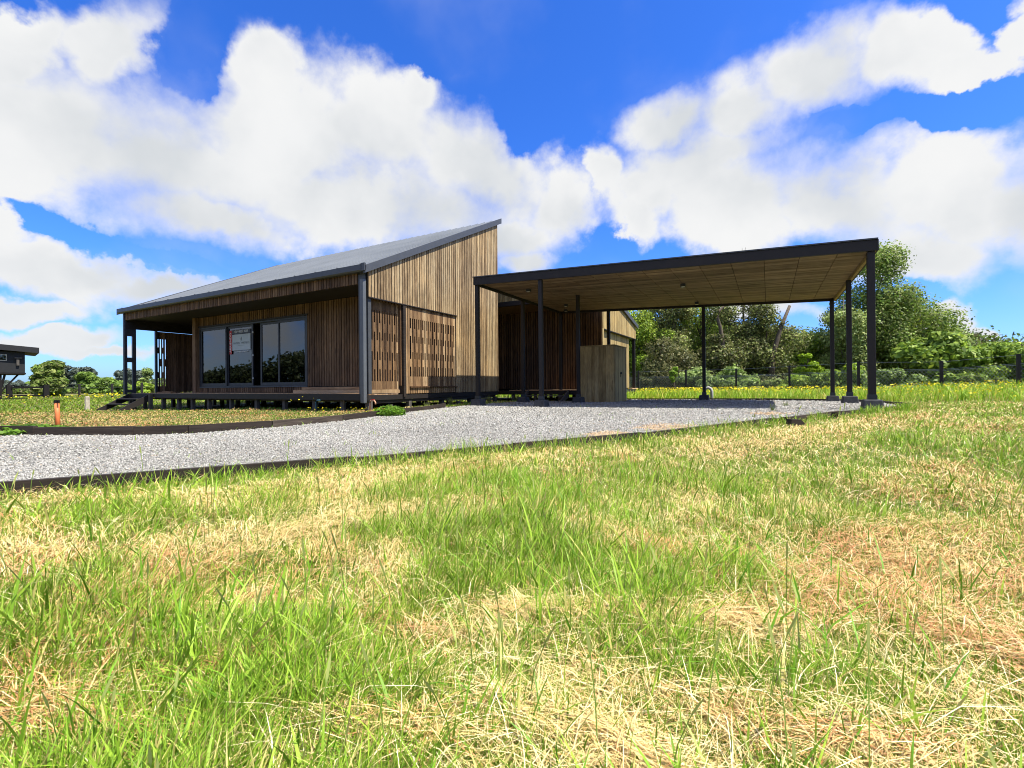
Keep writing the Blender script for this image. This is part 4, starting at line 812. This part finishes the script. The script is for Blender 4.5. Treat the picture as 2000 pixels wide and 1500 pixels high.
for (px_, py_, w_) in ((1300, 833, .5), (1180, 842, .35), (1500, 812, .35), (600, 900, .3)):
    ax_, ay_ = gp(px_, py_, -.38); pd = np.maximum(pd, 1-np.hypot(x-ax_, y-ay_)/w_+(fbm(x, y, .2, 8)-.5)*.8)
dust = (rng.random(n) < np.clip(pd*1.6, 0, .8)); col[dust] = np.array([.50, .36, .22])*rng.uniform(.7, 1.2, dust.sum())[:, None]
col *= (.86+.28*fbm(x, y, 1.1, 88))[:, None]
o = rawmesh('gravel', V, fi, np.full(n*8, 3), M_STONE, np.repeat(col, 6, 0)); tag(o, 'pale grey crushed stone covering the drive and carport floor', 'gravel', kind='stuff')

# ------------------------------------------------------------------ grass
def blades(name, x, y, z, hgt, wd, azm, bend, col, m, label, cat, flat=None, rootdark=1.0):
    """each blade: 3 pairs + a tip; bend = horizontal reach, flat = extra lift of straw"""
    n = len(x); ts = np.array([0, .4, .75, 1.0]); ws = np.array([1, .85, .55, 0.04])
    dx, dy = np.cos(azm), np.sin(azm); tw = rng.uniform(-.9, .9, n); sx, sy = -np.sin(azm+tw), np.cos(azm+tw)
    V = np.empty((n, 7, 3), np.float32); k = 0
    for t, wv in zip(ts, ws):
        cx = x+dx*bend*t**1.6; cy = y+dy*bend*t**1.6
        cz = z+(hgt*(t-.18*t*t*np.clip(bend/np.maximum(hgt, 1e-3), 0, 2.5)) if flat is None else flat*4*t*(1-t)+hgt*t)
        if t < 1:
            V[:, k, 0] = cx-sx*wd*wv; V[:, k, 1] = cy-sy*wd*wv; V[:, k, 2] = cz; V[:, k+1, 0] = cx+sx*wd*wv; V[:, k+1, 1] = cy+sy*wd*wv; V[:, k+1, 2] = cz; k += 2
        else: V[:, k, 0] = cx; V[:, k, 1] = cy; V[:, k, 2] = cz
    b = (np.arange(n)*7)[:, None]; quads = np.concatenate([b+np.array([[0, 1, 3, 2]]), b+np.array([[2, 3, 5, 4]]), b+np.array([[4, 5, 6]])], 1)
    sizes = np.tile([4, 4, 3], n)
    o = rawmesh(name, V.reshape(-1, 3), quads.ravel(), sizes, m, np.repeat(col, 7, 0)); tag(o, label, cat, kind='stuff'); return o
def usable(x, y): return ~inpoly(x, y) & ~((x > -12) & (x < 0) & (y > .5) & (y < 6)) & ~((x > -5) & (x < 2.9) & (y > 7) & (y < 13.4))
def gcol(n, x, y, dry=0.0):
    t = rng.random(n)[:, None]; A = np.array([.115, .26, .012]); Bc = np.array([.38, .55, .055]); c = A*(1-t)+Bc*t
    pt = fbm(x, y, .8, 31)[:, None]; c = c*(.75+.5*pt); yl = (rng.random(n) < .17+dry)[:, None]; return np.where(yl, np.array([.58, .52, .17])*(.6+.5*t), c)
# foreground and field blades
x, y, r = polar(760000, .42, 75); sm = strawmask(x, y); ok = usable(x, y) & (rng.random(len(x)) > sm*np.where(r < 12, .34, .2)); x, y, r, sm = x[ok], y[ok], r[ok], sm[ok]; n = len(x)
lush = fbm(x, y, .5, 41); tall = ((y > 8.6) & (x > -6) | (x > 13.5)) & (r > 9)
lawn = (x < 1.2) & (y < 0) & (x > -12)
h = (.035+.07*lush**1.3)*rng.uniform(.45, 1.35, n)*np.where(lawn, .55, 1); h = np.where(tall, rng.uniform(.12, .42, n)*(.5+lush), h); h = np.where((y > 6) & (y < 9.5) & (x > 2.5) & (x < 11), .06, h)
big = (rng.random(n) < .02) & (r < 8); h = np.where(big & ~lawn, h*1.8, h)
wd_s = np.where(tall, .62, 1.0); near_ = (r < 3.2) & ~lawn; h = np.where(near_, h*(1+.35*np.clip((lush-.45)*4, 0, 1)), h); h = np.where(r < 1.1, np.minimum(h, .15), h)
wd = np.maximum(.0013, .00055*r)*rng.uniform(.5, 1.7, n)*(1+.35*np.clip((lush-.5)*5, 0, 1))*wd_s; wd = np.where(big, wd*1.8, wd)
az_ = rng.uniform(0, 6.283, n); wind = rng.random(n) < .45; az_ = np.where(wind, rng.normal(.6, .7, n), az_)
col = gcol(n, x, y); col = np.where(tall[:, None], col*np.array([1.15, 1.15, .8]), col)
col = np.where(((x < -12) & (r > 14))[:, None], col*np.array([1.35, 1.25, 1.0]), col)
lw = (lawn | (x < -12))[:, None]; col = np.where(lw, col*np.array([.62, .66, .7]), col)
far = np.clip((r-20)/40, 0, 1)[:, None]; col = col*(1-.2*far)
blades('grass', x, y, Z(x, y)-.005, h, wd, az_, h*rng.uniform(.1, .9, n), col, M_GRASS, 'bright green meadow grass mixed with cut straw', 'grass')
# cut straw lying on top
x, y, r = polar(620000, .42, 24); sm = strawmask(x, y); ok = usable(x, y) & (rng.random(len(x)) < .20+.66*sm); x, y, r, sm = x[ok], y[ok], r[ok], sm[ok]; n = len(x)
ln_ = rng.uniform(.025, .11, n)*np.where(rng.random(n) < .07, 2.3, 1); lift = rng.random(n)**1.2*(.035+.02*sm)
dirn = fbm(x, y, .7, 77)*5+rng.normal(0, 1.15, n)
bd_ = np.full(n, 9.); sa_ = np.zeros(n)
for (a_, b_, w_) in SW:
    d_ = seg_dist(x, y, a_, b_)/w_; an_ = math.atan2(b_[1]-a_[1], b_[0]-a_[0]); k_ = d_ < bd_; sa_ = np.where(k_, an_, sa_); bd_ = np.minimum(bd_, d_)
al = (bd_ < 1.0) & (rng.random(n) < .42); dirn = np.where(al, sa_+rng.normal(0, .45, n)+(rng.random(n) < .5)*math.pi+(fbm(x, y, .3, 4)-.5)*1.5, dirn); ln_ = np.where(al, rng.uniform(.05, .15, n), ln_); lift = np.where(al, lift+.008, lift)
t = rng.random(n)[:, None]; c1 = np.array([.62, .42, .14]); c2 = np.array([.86, .70, .34]); c3 = np.array([.50, .25, .10])
br = np.clip((fbm(x, y, .9, 55)-.46)*5, 0, 1)[:, None]; col = (c1*(1-t)+c2*t); sb_ = np.zeros(n)
for k_ in (2, 6, 7, 10, 14): sb_ = np.maximum(sb_, 1-seg_dist(x, y, SW[k_][0], SW[k_][1])/SW[k_][2])
br = np.clip(br+np.clip(sb_*2, 0, .5)[:, None], 0, 1)
col = np.where(rng.random(n)[:, None] < br*.6+.05, c3*(.8+.5*t), col)
col = np.where(((x < 1.2) & (y < 1))[:, None], col*np.array([.55, .52, .46]), col)
blades('straw', x, y, Z(x, y)+lift, rng.normal(0, .012, n)+.004, np.maximum(.0011, .0006*r)*rng.uniform(.6, 1.4, n), dirn, ln_, col, M_STRAW, 'dry golden hay strewn over the meadow in swaths', 'straw', flat=rng.random(n)*.02)
# long loose stalks tangled over the top
x, y, r = polar(24000, .5, 12); ok = usable(x, y) & ~((x < 1.2) & (y < 1)) & (fbm(x, y, .4, 19) > .36); x, y, r = x[ok], y[ok], r[ok]; n = len(x)
t = rng.random(n)[:, None]; col = np.array([.62, .45, .17])*(1-t)+np.array([.92, .82, .50])*t
blades('loose_stalks', x, y, Z(x, y)+rng.uniform(.01, .06, n), rng.normal(0, .02, n), np.maximum(.0009, .00045*r)*rng.uniform(.7, 1.5, n), rng.uniform(0, 6.283, n), rng.uniform(.05, .24, n), col, M_STRAW, 'long loose dry stalks tangled over the grass', 'straw', flat=rng.uniform(0, .03, n))
# edge growth along the near edging, arching over it
m_ = 4200; k = rng.integers(0, 9, m_); t = rng.random(m_); G_ = GPOLY[:10]; ex = G_[k, 0]*(1-t)+G_[k+1, 0]*t; ey = G_[k, 1]*(1-t)+G_[k+1, 1]*t
ex += rng.uniform(.04, .28, m_)*.84; ey -= rng.uniform(.04, .28, m_)*.53
cl_ = fbm(ex, ey, .35, 91); okk = cl_ > .42; ex, ey, cl_ = ex[okk], ey[okk], cl_[okk]; n = len(ex); rr_2 = np.hypot(ex-CAM[0], ey-CAM[1])
h = rng.uniform(.06, .2, n)*(.4+cl_)
blades('verge_grass', ex, ey, Z(ex, ey), h, np.maximum(.0014, .0007*rr_2), rng.uniform(0, 6.283, n), h*rng.uniform(.1, 1, n), gcol(n, ex, ey), M_GRASS, 'long green grass leaning on the near timber edging', 'grass')
x, y, r = polar(9000, 2.2, 14); ok = inpoly(x, y) & (fbm(x, y, .45, 17) > .66); x, y, r = x[ok], y[ok], r[ok]; n = len(x); h = rng.uniform(.02, .09, n)
blades('gravel_weeds', x, y, H(x, y)+.02, h, np.maximum(.0014, .0006*r), rng.uniform(0, 6.283, n), h*rng.uniform(.2, 1, n), gcol(n, x, y)*.8, M_GRASS, 'sparse weed sprigs pushing through the gravel', 'weeds')
# tall seed stems
m_ = 330; x, y, r = polar(m_, .8, 9); ok = usable(x, y); x, y, r = x[ok], y[ok], r[ok]; n = len(x); z = Z(x, y)
h = rng.uniform(.14, .30, n); a = rng.uniform(0, 6.283, n); bd = h*rng.uniform(.05, .35, n)
V = []; fl = []; cs = []
for k in range(n):
    b0 = len(V); ca, sa = math.cos(a[k]), math.sin(a[k]); w0 = .0012*max(1, r[k]*.5)
    for t, w_ in ((0, 1), (.5, .9), (.8, .8), (.84, 2.2), (.93, 2.2), (1, .3)):
        cx, cy, cz = x[k]+ca*bd[k]*t*t, y[k]+sa*bd[k]*t*t, z[k]+h[k]*t; V += [(cx+RT[0]*w0*w_, cy+RT[1]*w0*w_, cz), (cx-RT[0]*w0*w_, cy-RT[1]*w0*w_, cz)]; cc_ = (.22, .34, .06) if t < .82 else (.36, .42, .12); cs += [cc_, cc_]
    for q_ in range(5): fl += [b0+2*q_, b0+2*q_+1, b0+2*q_+3, b0+2*q_+2]
o = rawmesh('seed_stems', np.array(V), np.array(fl), np.full(len(fl)//4, 4), M_GRASS, np.array(cs)); tag(o, 'thin flowering grass stems with seed heads in the meadow', 'grass', kind='stuff')
# broad grass leaves close by
x, y, r = polar(1500, .62, 5); ok = usable(x, y); x, y, r = x[ok], y[ok], r[ok]; n = len(x); h = rng.uniform(.07, .19, n)*np.where(r < 1.1, .7, 1)
blades('broad_grass', x, y, Z(x, y), h, rng.uniform(.002, .0042, n), rng.uniform(0, 6.283, n), h*rng.uniform(.2, 1.2, n), gcol(n, x, y)*np.array([.7, .95, .8]), M_GRASS, 'wide dark green grass leaves standing among the hay', 'grass')
# yellow flowers
fx, fy = [], []
for (px, dp, sp, cnt) in ((1290, 23, 2.2, 800), (1480, 21, 2.0, 800), (1400, 20, 4, 200), (1800, 16, 3, 260), (1950, 15, 3, 260), (1900, 11.5, 2, 120), (220, 34, 5, 120), (100, 22, 6, 90), (690, 11.0, .9, 70), (1700,14,3,100)):
    cx, cy = place(px, dp); fx.append(cx+rng.normal(0, sp, cnt)); fy.append(cy+rng.normal(0, sp*.5, cnt))
fx = np.concatenate(fx); fy = np.concatenate(fy); ok = usable(fx, fy) & ~((fx > -12.2) & (fx < .3) & (fy > -.1) & (fy < 6.3)); fx, fy = fx[ok], fy[ok]; n = len(fx); fr = np.hypot(fx-CAM[0], fy-CAM[1])
fz = Z(fx, fy)+np.where(fr > 12.5, rng.uniform(.18, .42, n), rng.uniform(.05, .12, n)); C = np.column_stack([fx, fy, fz]); Nn = rng.normal(size=C.shape)*.5+np.array([0, 0, 1]); Nn /= np.linalg.norm(Nn, axis=1)[:, None]
V, idx, sz, cc = cards(C, Nn, rng.uniform(.025, .045, n)*np.maximum(1, fr/12), np.tile([.85, .72, .02], (n, 1))*rng.uniform(.8, 1.1, n)[:, None], 1.0)
o = rawmesh('buttercups', V, idx, sz, M_FLOWER, cc); tag(o, 'small yellow flowers dotted through the tall grass', 'flowers', kind='stuff')
